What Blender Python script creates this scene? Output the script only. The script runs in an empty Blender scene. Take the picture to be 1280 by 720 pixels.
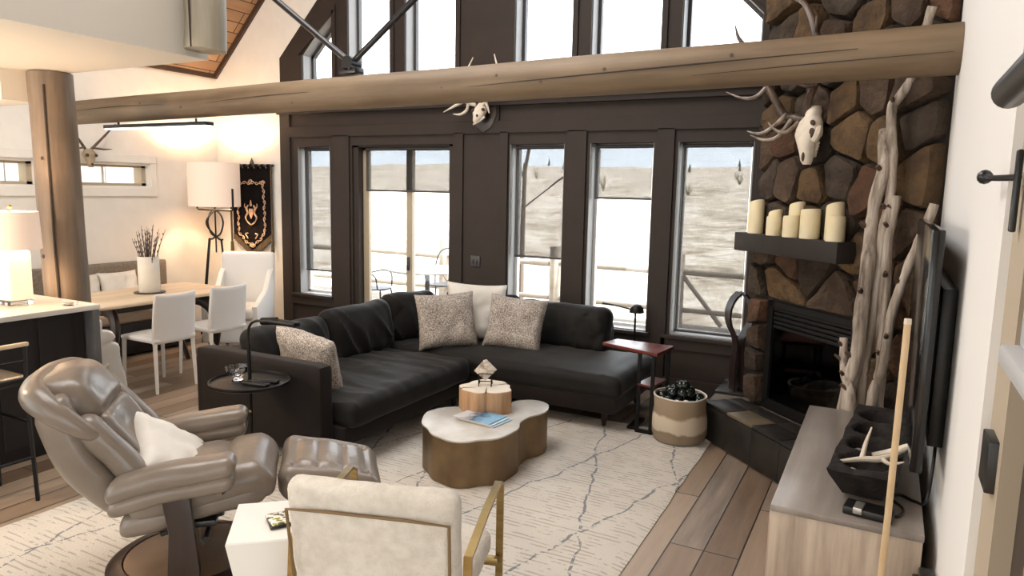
import bpy, bmesh, math, random
from mathutils import Vector, Matrix, noise
from math import pi, sin, cos, radians as rad
random.seed(7)
C = bpy.context.scene.collection
S = bpy.context.scene

# ------------------------------------------------------------------ camera
YAW, PITCH, ROLL, FPX, EYE = -.482323, -.136351, .0204718, 892.67, 1.75
f = Vector((sin(YAW)*cos(PITCH), cos(YAW)*cos(PITCH), sin(PITCH)))
r0 = Vector((cos(YAW), -sin(YAW), 0)); u0 = r0.cross(f)
r = cos(ROLL)*r0 + sin(ROLL)*u0; u = -sin(ROLL)*r0 + cos(ROLL)*u0
cd = bpy.data.cameras.new('camera'); cam = bpy.data.objects.new('camera', cd); C.objects.link(cam)
cd.sensor_width = 36; cd.lens = FPX/1280*36; cd.clip_start = .02; cd.clip_end = 600
cam.matrix_world = Matrix(((r.x, u.x, -f.x, 0), (r.y, u.y, -f.y, 0), (r.z, u.z, -f.z, EYE), (0, 0, 0, 1)))
S.camera = cam
# ------------------------------------------------------------------ world, sun, exposure
S.view_settings.view_transform = 'Standard'; S.view_settings.look = 'None'
S.view_settings.gamma = 1; S.view_settings.use_curve_mapping = False
S.view_settings.exposure = 1.6
SKY = 2.2
w = bpy.data.worlds.new('sky'); S.world = w; w.use_nodes = True
wt = w.node_tree; wt.nodes.clear()
wo = wt.nodes.new('ShaderNodeOutputWorld'); bg = wt.nodes.new('ShaderNodeBackground')
tc = wt.nodes.new('ShaderNodeTexCoord'); sx = wt.nodes.new('ShaderNodeSeparateXYZ'); cr = wt.nodes.new('ShaderNodeValToRGB')
wt.links.new(tc.outputs['Generated'], sx.inputs[0]); wt.links.new(sx.outputs['Z'], cr.inputs[0])
cr.color_ramp.elements[0].position = 0; cr.color_ramp.elements[0].color = (.76, .86, .95, 1)
cr.color_ramp.elements[1].position = .5; cr.color_ramp.elements[1].color = (.93, .97, 1, 1)
c2 = wt.nodes.new('ShaderNodeValToRGB'); mr = wt.nodes.new('ShaderNodeMapRange'); wt.links.new(sx.outputs['Y'], mr.inputs[0]); mr.inputs[1].default_value = -.4; mr.inputs[2].default_value = .4
c2.color_ramp.elements[0].color = (.60, .565, .52, 1); c2.color_ramp.elements[1].color = (1, 1, 1, 1); wt.links.new(mr.outputs[0], c2.inputs[0])
mx = wt.nodes.new('ShaderNodeMix'); mx.data_type = 'RGBA'; mx.blend_type = 'MULTIPLY'; mx.inputs[0].default_value = 1
wt.links.new(cr.outputs[0], mx.inputs[6]); wt.links.new(c2.outputs[0], mx.inputs[7]); wt.links.new(mx.outputs[2], bg.inputs[0]); bg.inputs[1].default_value = SKY; wt.links.new(bg.outputs[0], wo.inputs[0])
sl = bpy.data.lights.new('sun', 'SUN'); sl.energy = 4.0; sl.angle = rad(1.5); sl.color = (1, .95, .86)
so = bpy.data.objects.new('sun', sl); C.objects.link(so)
so.rotation_euler = Vector((.80, .04, .62)).to_track_quat('Z', 'Y').to_euler()
al = bpy.data.lights.new('overhead_fill', 'AREA'); al.shape = 'RECTANGLE'; al.size = 4.5; al.size_y = 3.5; al.energy = 150; al.color = (1, .98, .95)  # unseen fill light added to brighten the floor and seating from above
ao = bpy.data.objects.new('overhead_fill', al); ao.location = (-3.0, 2.7, 5.4); C.objects.link(ao)
def lamp(name, loc, power, color=(1, .72, .45), radius=.06):
    l = bpy.data.lights.new(name, 'POINT'); l.energy = power; l.color = color; l.shadow_soft_size = radius
    o = bpy.data.objects.new(name, l); o.location = loc; C.objects.link(o); return o

# ------------------------------------------------------------------ helpers
def lin(h):
    h = h.lstrip('#'); o = []
    for i in (0, 2, 4):
        c = int(h[i:i+2], 16)/255; o.append(c/12.92 if c <= .04045 else ((c+.055)/1.055)**2.4)
    return (*o, 1)
class NT:
    def __init__(s, name):
        s.m = bpy.data.materials.new(name); s.m.use_nodes = True; s.t = s.m.node_tree; s.t.nodes.clear()
        s.out = s.n('OutputMaterial')
    def n(s, k, **kw):
        x = s.t.nodes.new('ShaderNode'+k)
        for a, b in kw.items(): setattr(x, a, b)
        return x
    def l(s, a, b): s.t.links.new(a, b)
    def put(s, sock, v):
        if hasattr(v, 'is_output'): s.l(v, sock)
        else: sock.default_value = v
    def math(s, op, a, b=None, c=None):
        x = s.n('Math', operation=op); s.put(x.inputs[0], a)
        if b is not None: s.put(x.inputs[1], b)
        if c is not None: s.put(x.inputs[2], c)
        return x.outputs[0]
    def mix(s, fac, a, b):
        x = s.n('Mix', data_type='RGBA'); s.put(x.inputs['Factor'], fac); s.put(x.inputs[6], a); s.put(x.inputs[7], b)
        return x.outputs[2]
    def coord(s, scale=(1, 1, 1), rot=(0, 0, 0), which='Object'):
        t = s.n('TexCoord'); m = s.n('Mapping'); s.l(t.outputs[which], m.inputs[0])
        m.inputs['Scale'].default_value = scale; m.inputs['Rotation'].default_value = rot
        return m.outputs[0]
    def noise(s, vec, scale, detail=4, rough=.55):
        x = s.n('TexNoise'); s.l(vec, x.inputs['Vector']); x.inputs['Scale'].default_value = scale
        x.inputs['Detail'].default_value = detail; x.inputs['Roughness'].default_value = rough
        return x.outputs['Fac']
    def ramp(s, v, stops):
        x = s.n('ValToRGB'); s.put(x.inputs[0], v); e = x.color_ramp.elements
        while len(e) < len(stops): e.new(.5)
        for q, (p, c) in zip(e, stops): q.position = p; q.color = c
        return x.outputs[0]
    def bump(s, h, strength, dist=.01):
        b = s.n('Bump'); s.l(h, b.inputs['Height']); b.inputs['Strength'].default_value = strength; b.inputs['Distance'].default_value = dist
        return b.outputs[0]
    def bsdf(s, col, rough=.6, metal=0, normal=None, **kw):
        b = s.n('BsdfPrincipled'); s.put(b.inputs['Base Color'], col); s.put(b.inputs['Roughness'], rough)
        b.inputs['Metallic'].default_value = metal
        if normal is not None: s.l(normal, b.inputs['Normal'])
        for k, v in kw.items(): s.put(b.inputs[k.replace('_', ' ')], v)
        s.l(b.outputs[0], s.out.inputs[0]); return b
def mat(name, col, col2=None, rough=.6, metal=0, vs=6, bump=0, bs=60, bd=.004, scale=(1, 1, 1), **kw):
    t = NT(name); v = t.coord(scale)
    c = lin(col)
    if col2: c = t.mix(t.ramp(t.noise(v, vs), [(.35, (0, 0, 0, 1)), (.65, (1, 1, 1, 1))]), lin(col), lin(col2))
    nm = t.bump(t.noise(v, bs, 3), bump, bd) if bump else None
    t.bsdf(c, rough, metal, nm, **kw); return t.m
def wood(name, c1, c2, c3, axis='Y', rough=.5, sc=1.0, bump=.15):
    t = NT(name); s = [14*sc]*3; s['XYZ'.index(axis)] = 1.2*sc
    v = t.coord(tuple(s)); n1 = t.noise(v, 1.0, 6, .6); n2 = t.noise(t.coord((1.3, 1.3, 1.3)), 1.5, 2)
    c = t.ramp(t.math('ADD', t.math('MULTIPLY', n1, .75), t.math('MULTIPLY', n2, .25)), [(.34, lin(c1)), (.5, lin(c2)), (.68, lin(c3))])
    t.bsdf(c, rough, 0, t.bump(n1, bump, .01)); return t.m
def planks(name, cols, w_, l_, axis='Y', rough=.45, gap='#241a12', rot=(0, 0, 0), gapw=.004):
    t = NT(name)
    v = t.coord((1, 1, 1), rot if axis == 'X' else (rot[0], rot[1], rot[2]+pi/2))
    b = t.n('TexBrick'); t.l(v, b.inputs['Vector']); b.offset = .37; b.offset_frequency = 3
    b.inputs['Scale'].default_value = 1; b.inputs['Brick Width'].default_value = l_; b.inputs['Row Height'].default_value = w_
    b.inputs['Mortar Size'].default_value = gapw; b.inputs['Color1'].default_value = (0, 0, 0, 1); b.inputs['Color2'].default_value = (1, 1, 1, 1)
    b.inputs['Mortar'].default_value = (.5, .5, .5, 1)
    mp = t.n('Mapping'); t.l(v, mp.inputs[0]); mp.inputs['Scale'].default_value = (1.5, 16, 16)
    ad = t.n('VectorMath', operation='ADD'); t.l(mp.outputs[0], ad.inputs[0]); t.l(b.outputs['Color'], ad.inputs[1])
    g = t.noise(ad.outputs[0], 1, 6, .6)
    k = t.math('ADD', t.math('MULTIPLY', b.outputs['Color'], .66), t.math('MULTIPLY', g, .42))
    c = t.ramp(k, [(.12+.76*i/(len(cols)-1), lin(q)) for i, q in enumerate(cols)])
    c = t.mix(b.outputs['Fac'], c, lin(gap))
    t.bsdf(c, t.math('ADD', rough-.08, t.math('MULTIPLY', g, .2)), 0, t.bump(t.math('SUBTRACT', t.math('MULTIPLY', g, .3), b.outputs['Fac']), .25, .004)); return t.m
def emit(name, col, strength, base='#ffffff', mixn=0):
    t = NT(name); t.bsdf(lin(base), .7, Emission_Color=lin(col), Emission_Strength=strength); return t.m

def catmull(pts, n):
    P = [Vector(p) for p in pts]; P = [P[0]*2-P[1]]+P+[P[-1]*2-P[-2]]; out = []
    for i in range(1, len(P)-2):
        a, b, c, d = P[i-1:i+3]
        for k in range(n):
            t = k/n
            out.append(.5*((2*b)+(c-a)*t+(2*a-5*b+4*c-d)*t*t+(3*b-a-3*c+d)*t**3))
    out.append(P[-2]); return out
class MB:
    def __init__(s): s.b = bmesh.new(); s.M = None
    def _done(s, vs, mi=0):
        if s.M is not None:
            for v in vs: v.co = s.M @ v.co
        if mi:
            for v in vs:
                for fc in v.link_faces: fc.material_index = mi
        return s
    def box(s, x0, x1, y0, y1, z0, z1, bev=0, mi=0, seg=2):
        t = bmesh.new(); bmesh.ops.create_cube(t, size=1)
        for v in t.verts: v.co = Vector(((x0+x1)/2+v.co.x*(x1-x0), (y0+y1)/2+v.co.y*(y1-y0), (z0+z1)/2+v.co.z*(z1-z0)))
        if bev: bmesh.ops.bevel(t, geom=t.edges[:], offset=bev, segments=seg, affect='EDGES', profile=.5)
        return s.add(t, mi)
    def add(s, t, mi=0):
        if mi:
            for fc in t.faces: fc.material_index = mi
        if s.M is not None: bmesh.ops.transform(t, matrix=s.M, verts=t.verts[:])
        me = bpy.data.meshes.new('tmp'); t.to_mesh(me); t.free(); s.b.from_mesh(me); bpy.data.meshes.remove(me); return s
    def prism(s, poly, z0, z1, bev=0, mi=0, axis='Z'):
        t = bmesh.new()
        def cv(p, z): return (p[0], p[1], z) if axis == 'Z' else ((p[0], z, p[1]) if axis == 'Y' else (z, p[0], p[1]))
        a = [t.verts.new(cv(p, z0)) for p in poly]; b = [t.verts.new(cv(p, z1)) for p in poly]; n = len(poly)
        t.faces.new(a); t.faces.new(b[::-1])
        for i in range(n): t.faces.new((a[i], b[i], b[(i+1) % n], a[(i+1) % n]))
        bmesh.ops.recalc_face_normals(t, faces=t.faces[:])
        if bev:
            es = [e for e in t.edges if (e.verts[0] in a) == (e.verts[1] in a)]
            bmesh.ops.bevel(t, geom=es, offset=bev, segments=2, affect='EDGES', profile=.5)
        return s.add(t, mi)
    def tube(s, pts, rr, seg=10, smooth=0, flat=None, mi=0):
        P = [Vector(p) for p in pts]
        R = list(rr) if hasattr(rr, '__len__') else [rr]*len(P)
        if smooth:
            n0 = len(P); P = catmull(P, smooth); R2 = []
            for i in range(len(P)):
                q = i/smooth; k = min(int(q), n0-2); R2.append(R[k]+(R[k+1]-R[k])*(q-k))
            R = R2
        t = bmesh.new(); rings = []; nrm = None
        for i, p in enumerate(P):
            d = (P[min(i+1, len(P)-1)]-P[max(i-1, 0)]).normalized()
            if nrm is None:
                nrm = d.orthogonal().normalized()
                if flat: nrm = (Vector(flat[2])-d*d.dot(Vector(flat[2]))).normalized()
            nrm = (nrm-d*nrm.dot(d)).normalized(); bi = d.cross(nrm)
            fa, fb = (flat[0], flat[1]) if flat else (1, 1)
            rings.append([t.verts.new(p+(nrm*cos(2*pi*k/seg+pi/seg)*fa+bi*sin(2*pi*k/seg+pi/seg)*fb)*R[i]) for k in range(seg)])
        for i in range(len(rings)-1):
            for k in range(seg): t.faces.new((rings[i][k], rings[i][(k+1) % seg], rings[i+1][(k+1) % seg], rings[i+1][k]))
        t.faces.new(rings[0][::-1]); t.faces.new(rings[-1])
        return s.add(t, mi)
    def lathe(s, prof, seg=32, c=(0, 0, 0), mi=0, wob=None, cap=True):
        t = bmesh.new(); rings = []
        for rr, z in prof:
            rings.append([t.verts.new((c[0]+max(rr, 1e-4)*cos(2*pi*k/seg)*(wob(2*pi*k/seg, z) if wob else 1), c[1]+max(rr, 1e-4)*sin(2*pi*k/seg)*(wob(2*pi*k/seg, z) if wob else 1), c[2]+z)) for k in range(seg)])
        for i in range(len(rings)-1):
            for k in range(seg): t.faces.new((rings[i][k], rings[i][(k+1) % seg], rings[i+1][(k+1) % seg], rings[i+1][k]))
        if cap and prof[0][0] > 1e-3: t.faces.new(rings[0][::-1])
        if cap and prof[-1][0] > 1e-3: t.faces.new(rings[-1])
        bmesh.ops.remove_doubles(t, verts=t.verts[:], dist=1e-5)
        return s.add(t, mi)
    def soft(s, hx, hy, hz, rr, c=(0, 0, 0), n=12, puff=0, wr=0, wf=6, seed=0, fn=None):
        t = bmesh.new(); bmesh.ops.create_cube(t, size=2); bmesh.ops.subdivide_edges(t, edges=t.edges[:], cuts=n, use_grid_fill=True)
        H = (hx, hy, hz); q = [min(rr, h*.98) for h in H]
        for v in t.verts:
            e = [ (abs(a)**.8)*(1 if a > 0 else -1) for a in v.co]
            p = Vector((e[0]*hx, e[1]*hy, e[2]*hz)); inn = Vector([max(-(H[i]-q[i]), min(H[i]-q[i], p[i])) for i in range(3)])
            d = Vector([(p[i]-inn[i])/q[i] for i in range(3)])
            if d.length > 1e-6: d.normalize()
            p = inn+Vector([d[i]*q[i] for i in range(3)])
            a, b_ = p.x/hx, p.y/hy
            if puff: p.z += puff*(1-a*a)*(1-b_*b_)*(1 if p.z > 0 else -.3)
            if fn: p = fn(p, a, b_, p.z/hz)
            if wr: p += d*(noise.noise(p*wf+Vector((seed, seed*.7, 0)))*wr) if d.length > .5 else Vector((0, 0, noise.noise(p*wf+Vector((seed, 0, 0)))*wr))
            v.co = p+Vector(c)
        return s.add(t)
    def pillow(s, w_, h_, th, n=18, wr=.006, seed=0, pw=.45, pinch=.07):
        t = bmesh.new(); G = {}
        for side in (1, -1):
            for i in range(n+1):
                for j in range(n+1):
                    a, b_ = -1+2*i/n, -1+2*j/n
                    edge = i in (0, n) or j in (0, n)
                    if edge and side == -1: G[side, i, j] = G[1, i, j]; continue
                    z = side*th/2*(max(0, (1-a**4)*(1-b_**4)))**pw
                    x = w_/2*a*(1-pinch*(1-b_*b_)); y = h_/2*b_*(1-pinch*(1-a*a))
                    p = Vector((x, y, z))
                    if not edge: p.z += side*wr*noise.noise(Vector((a*2.5+seed, b_*2.5, side)))*2+side*wr*noise.noise(Vector((a*6+seed, b_*6, side*3)))
                    G[side, i, j] = t.verts.new(p)
        for side in (1, -1):
            for i in range(n):
                for j in range(n):
                    q = [G[side, i, j], G[side, i+1, j], G[side, i+1, j+1], G[side, i, j+1]]
                    t.faces.new(q if side == 1 else q[::-1])
        return s.add(t)
    def ball(s, c, rr, sub=2, sc=(1, 1, 1), nz=0, nf=3, seed=0, mi=0):
        t = bmesh.new(); bmesh.ops.create_icosphere(t, subdivisions=sub, radius=1)
        for v in t.verts:
            k = 1+nz*noise.noise(v.co*nf+Vector((seed, seed, 0)))
            v.co = Vector((v.co.x*rr*sc[0]*k, v.co.y*rr*sc[1]*k, v.co.z*rr*sc[2]*k))+Vector(c)
        return s.add(t, mi)
def obj(name, mb, m, parent=None, smooth=True, ang=40, loc=None, rot=None):
    me = bpy.data.meshes.new(name); mb.b.normal_update(); mb.b.to_mesh(me); mb.b.free()
    for x in (m if isinstance(m, (list, tuple)) else [m]): me.materials.append(x)
    if smooth:
        me.shade_smooth(); me.set_sharp_from_angle(angle=rad(ang))
    o = bpy.data.objects.new(name, me); C.objects.link(o)
    if parent: o.parent = parent
    if loc: o.location = loc
    if rot: o.rotation_euler = rot
    return o
def tag(o, label=None, cat=None, group=None, kind=None):
    for k, v in (('label', label), ('category', cat), ('group', group), ('kind', kind)):
        if v: o[k] = v
    return o
def thing(name, label, cat, loc=(0, 0, 0), rz=0, group=None):
    o = bpy.data.objects.new(name, None); C.objects.link(o); o.empty_display_size = .1
    o.location = loc; o.rotation_euler = (0, 0, rz); return tag(o, label, cat, group)
def struct(name, mb, m, parent=None, **kw):
    o = obj(name, mb, m, parent, **kw)
    if not parent: o['kind'] = 'structure'
    return o
def dup(root, loc, rz=None, label=None):
    q = root.copy(); C.objects.link(q); q.location = loc
    if rz is not None: q.rotation_euler = (0, 0, rz)
    if label: q['label'] = label
    for ch in list(root.children):
        c = ch.copy(); C.objects.link(c); c.parent = q
        for g in ch.children:
            d = g.copy(); C.objects.link(d); d.parent = c
    return q
def T(loc=(0, 0, 0), rx=0, ry=0, rz=0): return Matrix.Translation(loc) @ Matrix.Rotation(rz, 4, 'Z') @ Matrix.Rotation(ry, 4, 'Y') @ Matrix.Rotation(rx, 4, 'X')
def one(fn, *a, M=None, **k):
    m = MB(); m.M = M; getattr(m, fn)(*a, **k); return m

# ------------------------------------------------------------------ materials
M = {}
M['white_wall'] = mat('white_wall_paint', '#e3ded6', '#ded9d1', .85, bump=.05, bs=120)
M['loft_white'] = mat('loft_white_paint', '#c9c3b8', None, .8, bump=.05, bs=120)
M['dark_wall'] = mat('dark_wall_paint', '#38302b', '#352d29', .55, bump=.03, bs=80, Specular_IOR_Level=.22)
M['dark_frame'] = mat('dark_window_frame', '#3f3c3c', None, .45)
M['jamb'] = mat('pale_window_jamb', '#8d8c8b', None, .5)
M['tan_frame'] = mat('tan_door_frame', '#a89a84', None, .5)
M['white_frame'] = mat('white_window_sash', '#d8d6d2', None, .5)
M['floor'] = planks('oak_floor', ['#4a3b2d', '#6b5846', '#877361', '#9d8a77', '#74685d'], .17, 1.7, 'Y', .42)
M['ceil'] = planks('cedar_ceiling', ['#8a6a4e', '#9c7a5b', '#ab896a', '#937254'], .14, 3.0, 'Y', .5, '#3a2517', gapw=.006)
M['dark_trim'] = mat('dark_brown_trim', '#4a3526', '#3c2a1e', .55)
M['beam'] = wood('peeled_log_wood', '#5b4a38', '#73604a', '#88745c', 'X', .6, .6)
M['postlog'] = wood('grey_log_wood', '#544638', '#715f4e', '#857665', 'Z', .6, .6)
M['crack'] = mat('dark_wood_crack', '#3a3029', None, .9)
M['black_metal'] = mat('black_iron', '#17161600'[:7], None, .42, .6)
M['steel'] = mat('dark_steel', '#3d3c3d', None, .35, .7)
M['velvet'] = mat('charcoal_velvet', '#1b1918', '#22201e', .6, vs=3, bump=.12, bs=220, Specular_IOR_Level=.14, Sheen_Weight=.12, Sheen_Roughness=.35)
M['velvet_base'] = mat('charcoal_velvet_base', '#1f1a18', '#251f1c', .65, vs=3, bump=.12, bs=220, Specular_IOR_Level=.1, Sheen_Weight=.1, Sheen_Roughness=.4)
M['leather'] = mat('taupe_leather', '#7b6f64', '#6d6257', .30, vs=3, bump=.22, bs=34, bd=.006)
M['espresso'] = wood('espresso_wood', '#1d1412', '#2a1d19', '#352621', 'Z', .35)
M['base_plate'] = mat('brown_footplate', '#6d5846', '#5d4a3a', .4)
M['cream'] = mat('cream_linen', '#dcd5c9', '#d2cabd', .85, bump=.3, bs=260)
M['offwhite'] = mat('offwhite_cotton', '#ddd8d0', '#d4cec5', .85, bump=.2, bs=200)
t = NT('speckled_boucle'); v = t.coord(); n1 = t.noise(v, 120, 4, .75); n2 = t.noise(v, 9, 2)
t.bsdf(t.ramp(t.math('ADD', t.math('MULTIPLY', n1, .85), t.math('MULTIPLY', n2, .15)), [(.38, lin('#4a403b')), (.49, lin('#968b82')), (.58, lin('#cdc5bb'))]), .9, 0, t.bump(n1, .5, .006)); M['speckle'] = t.m
M['boucle'] = mat('cream_boucle_wool', '#ccc4b8', '#bdb4a7', .95, vs=25, bump=.8, bs=170, bd=.006, Sheen_Weight=.3)
M['brass'] = mat('brushed_brass', '#8f7648', '#a08a5c', .35, .9, scale=(1, 1, 8))
M['bronze'] = mat('aged_bronze', '#8c7658', '#74604a', .44, .85, vs=4)
M['tabletop_silver'] = mat('pale_hammered_top', '#c9c4bc', '#b7b1a8', .33, .25, vs=8, bump=.08, bs=40)
M['white_gloss'] = mat('white_lacquer', '#dcd8d1', None, .45)
M['chair_white'] = mat('white_leatherette', '#e2ded9', None, .5)
M['brass_knob'] = mat('brass_knob', '#b58f55', None, .3, 1)
M['black'] = mat('black_plastic', '#101010', None, .35)
M['tv'] = mat('black_screen', '#0b0b0c', None, .15)
M['dining_top'] = wood('pale_oak_top', '#c4ab8c', '#d6bfa2', '#e0ccb2', 'Y', .4, .7)
M['bench'] = mat('grey_tweed', '#857a6c', '#6f6558', .9, vs=40, bump=.4, bs=200)
M['console_top'] = wood('grey_lacquered_wood', '#6a625c', '#857c75', '#a09891', 'Y', .28, .5, .05)
M['console'] = wood('pale_flamed_wood', '#877768', '#b09f8e', '#cbbcac', 'Z', .45, .9, .05)
M['driftwood'] = wood('weathered_driftwood', '#5d5046', '#a6988a', '#d2c8bc', 'Z', .8, 2.2, .7)
M['stick'] = mat('pale_bamboo_pole', '#cdb491', '#c0a47c', .5)
M['bone'] = mat('bone', '#ddd2c2', '#c8bba8', .6, vs=12, bump=.2)
M['antler'] = wood('dark_antler', '#2b211b', '#4d3c30', '#6d5846', 'Z', .45, 2)
M['antler_tip'] = mat('pale_antler', '#d8cdbd', '#b9ab98', .5, vs=10)
M['socket'] = mat('dark_bone_cavity', '#4a3c30', None, .9)
M['wax'] = mat('ivory_wax', '#e4d5ad', '#ecdfc0', .5, vs=5, Subsurface_Weight=.2, Subsurface_Radius=(.02, .012, .006), Subsurface_Scale=1.0)
M['mantel'] = mat('dark_stained_beam', '#2e2a28', '#35302d', .6, bump=.3, bs=30, Specular_IOR_Level=.25)
M['firebox'] = mat('black_firebox', '#121111', None, .5, .3)
M['tile'] = mat('dark_slate_tile', '#221f1d', '#2d2925', .42, vs=7, bump=.15, bs=25, Specular_IOR_Level=.3)
M['tile_tan'] = mat('tan_slate_tile', '#6d6049', '#584d3c', .45, vs=9, bump=.15, bs=25)
M['grout'] = mat('grout', '#6d645a', None, .9)
M['basket'] = NT('felt_basket')
t = M['basket']; v = t.coord(); sp = t.n('SeparateXYZ'); t.l(v, sp.inputs[0])
zz = t.math('ADD', sp.outputs['Z'], t.math('MULTIPLY', t.math('SUBTRACT', t.noise(v, 7, 3), .5), .09))
t.bsdf(t.ramp(zz, [(.05, lin('#8a7a68')), (.085, lin('#86755f')), (.10, lin('#c4b6a2')), (.185, lin('#c0b19c')), (.205, lin('#8d7a64')), (.4, lin('#9b8972'))]), .95, 0, t.bump(t.noise(v, 90, 3), .5, .005)); M['basket'] = t.m
M['ornament'] = mat('glossy_black_glass', '#0b0c0c', '#132018', .08, vs=20)
M['twig'] = mat('dark_twig', '#2d211b', None, .8)
M['ceramic'] = mat('white_ceramic', '#d8d0c3', '#cfc6b8', .7, bump=.25, bs=60)
M['black_cloth'] = mat('black_velvet_cloth', '#100d0e', '#171314', .9, vs=4, Specular_IOR_Level=.1)
M['gold'] = mat('gold_embroidery', '#c19a78', '#dfc2a6', .6, .2, vs=40)
M['fringe'] = mat('bronze_fringe', '#4a3c28', '#5f4e35', .9, vs=60)
M['shade_lamp'] = emit('lit_lampshade', '#ffd8bc', .13, '#cfc0b2')
M['lamp_body'] = emit('lit_alabaster', '#ffe3bb', .22, '#d8cbb8')
M['counter'] = mat('white_quartz', '#d9d3cb', None, .3)
M['cabinet'] = wood('black_stained_cabinet', '#130f0e', '#1b1615', '#231d1b', 'Z', .6, .5)
M['cabinet_end'] = mat('grey_end_panel', '#605e5e', '#555353', .5)
M['plank_bowl'] = mat('charred_wood', '#1f1b19', '#2f2926', .8, vs=14, bump=.6, bs=45, bd=.01, Specular_IOR_Level=.2)
M['stump_top'] = mat('pale_cut_wood', '#dcd2c4', '#cfc2af', .6, vs=10)
M['stump_side'] = wood('split_log_side', '#7f5c40', '#b08a66', '#c8a684', 'Z', .65, 1.3)
M['red_wood'] = mat('red_stained_wood', '#6e2f25', '#5a2820', .3, vs=5)
M['glass'] = NT('clear_glass'); t = M['glass']
a = t.n('BsdfTransparent'); b = t.n('BsdfGlossy'); b.inputs['Roughness'].default_value = .02; x = t.n('MixShader'); x.inputs[0].default_value = .06
t.l(a.outputs[0], x.inputs[1]); t.l(b.outputs[0], x.inputs[2]); t.l(x.outputs[0], t.out.inputs[0]); M['glass'] = t.m
t = NT('crystal'); t.bsdf((.95, .95, .97, 1), .03, Transmission_Weight=1.0, IOR=1.5); M['crystal'] = t.m
def shadecloth(name, tr, col):
    t = NT(name); a = t.n('BsdfTransparent'); a.inputs[0].default_value = (1, 1, 1, 1)
    d = t.n('BsdfDiffuse'); d.inputs[0].default_value = lin(col); e = t.n('BsdfTranslucent'); e.inputs[0].default_value = lin(col)
    m1 = t.n('MixShader'); m1.inputs[0].default_value = .5; t.l(d.outputs[0], m1.inputs[1]); t.l(e.outputs[0], m1.inputs[2])
    m2 = t.n('MixShader'); m2.inputs[0].default_value = 1-tr; t.l(a.outputs[0], m2.inputs[1]); t.l(m1.outputs[0], m2.inputs[2])
    t.l(m2.outputs[0], t.out.inputs[0]); return t.m
M['solar'] = shadecloth('sheer_roller_cloth', .40, '#45423f')
# rug
t = NT('moroccan_wool'); v = t.coord(); wv = t.n('VectorMath', operation='ADD'); nn = t.n('TexNoise'); t.l(v, nn.inputs['Vector']); nn.inputs['Scale'].default_value = 4
sc_ = t.n('VectorMath', operation='SCALE'); t.l(nn.outputs['Color'], sc_.inputs[0]); sc_.inputs['Scale'].default_value = .12
t.l(v, wv.inputs[0]); t.l(sc_.outputs[0], wv.inputs[1]); sp = t.n('SeparateXYZ'); t.l(wv.outputs[0], sp.inputs[0])
X_, Y_ = sp.outputs['X'], sp.outputs['Y']
def lines(expr, period, width):
    fr = t.math('FRACT', t.math('DIVIDE', expr, period)); d = t.math('ABSOLUTE', t.math('SUBTRACT', fr, .5))
    return t.math('LESS_THAN', d, width/period/2)
A1 = t.math('ADD', X_, t.math('MULTIPLY', Y_, .29)); A2 = t.math('SUBTRACT', X_, t.math('MULTIPLY', Y_, .27))
dash = t.math('GREATER_THAN', t.noise(v, 28, 3, .7), .45)
L1 = t.math('MULTIPLY', t.math('MAXIMUM', lines(A1, .52, .014), lines(A2, .60, .014)), dash)
sp2 = t.n('SeparateXYZ'); t.l(v, sp2.inputs[0])
hn = t.noise(t.coord((5, 60, 1)), 1, 3, .6)
row = lines(t.math('ADD', sp2.outputs['Y'], t.math('MULTIPLY', hn, .02)), .034, .011)
dash2 = t.math('GREATER_THAN', t.noise(t.coord((7, 14, 1)), 1, 4, .7), .5)
L2 = t.math('MULTIPLY', t.math('MULTIPLY', row, dash2), .5)
base = t.mix(t.noise(v, 2.2, 4), lin('#bdb5aa'), lin('#d8d2c8'))
c = t.mix(L2, base, lin('#7c6f66')); c = t.mix(t.math('MULTIPLY', L1, .8), c, lin('#4e5764'))
t.bsdf(c, .95, 0, t.bump(t.math('ADD', t.noise(v, 90, 4, .7), t.math('MULTIPLY', row, -.7)), .7, .012), Sheen_Weight=.2); M['rug'] = t.m
M['rug_edge'] = mat('rug_binding', '#8d8274', None, .95)
stones = [mat('field_stone_%s' % n_, a_, b_, .85, vs=7, bump=.75, bs=22, bd=.03, Specular_IOR_Level=.15) for n_, a_, b_ in
    (('umber', '#55463a', '#3d3128'), ('grey', '#4c4238', '#38302a'), ('tan', '#665139', '#483a2d'), ('rust', '#5e4534', '#43322a'), ('dark', '#3f352d', '#2d2620'))]
M['mortar'] = mat('dark_mortar', '#241f1c', None, .95, bump=.5, bs=60)
M['stucco'] = M['white_wall']

# ------------------------------------------------------------------ setting
D = 6.1; XL = -7.25; XR = .235; RIDGE = -3.5; EAVE = 3.02
def roofz(x): return EAVE+(x-XL) if x < RIDGE else EAVE+(RIDGE-XL)-(x-RIDGE)
struct('floor', one('box', XL-.1, XR+.6, -1.2, D+.2, -.12, 0), M['floor'], smooth=False)
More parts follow.
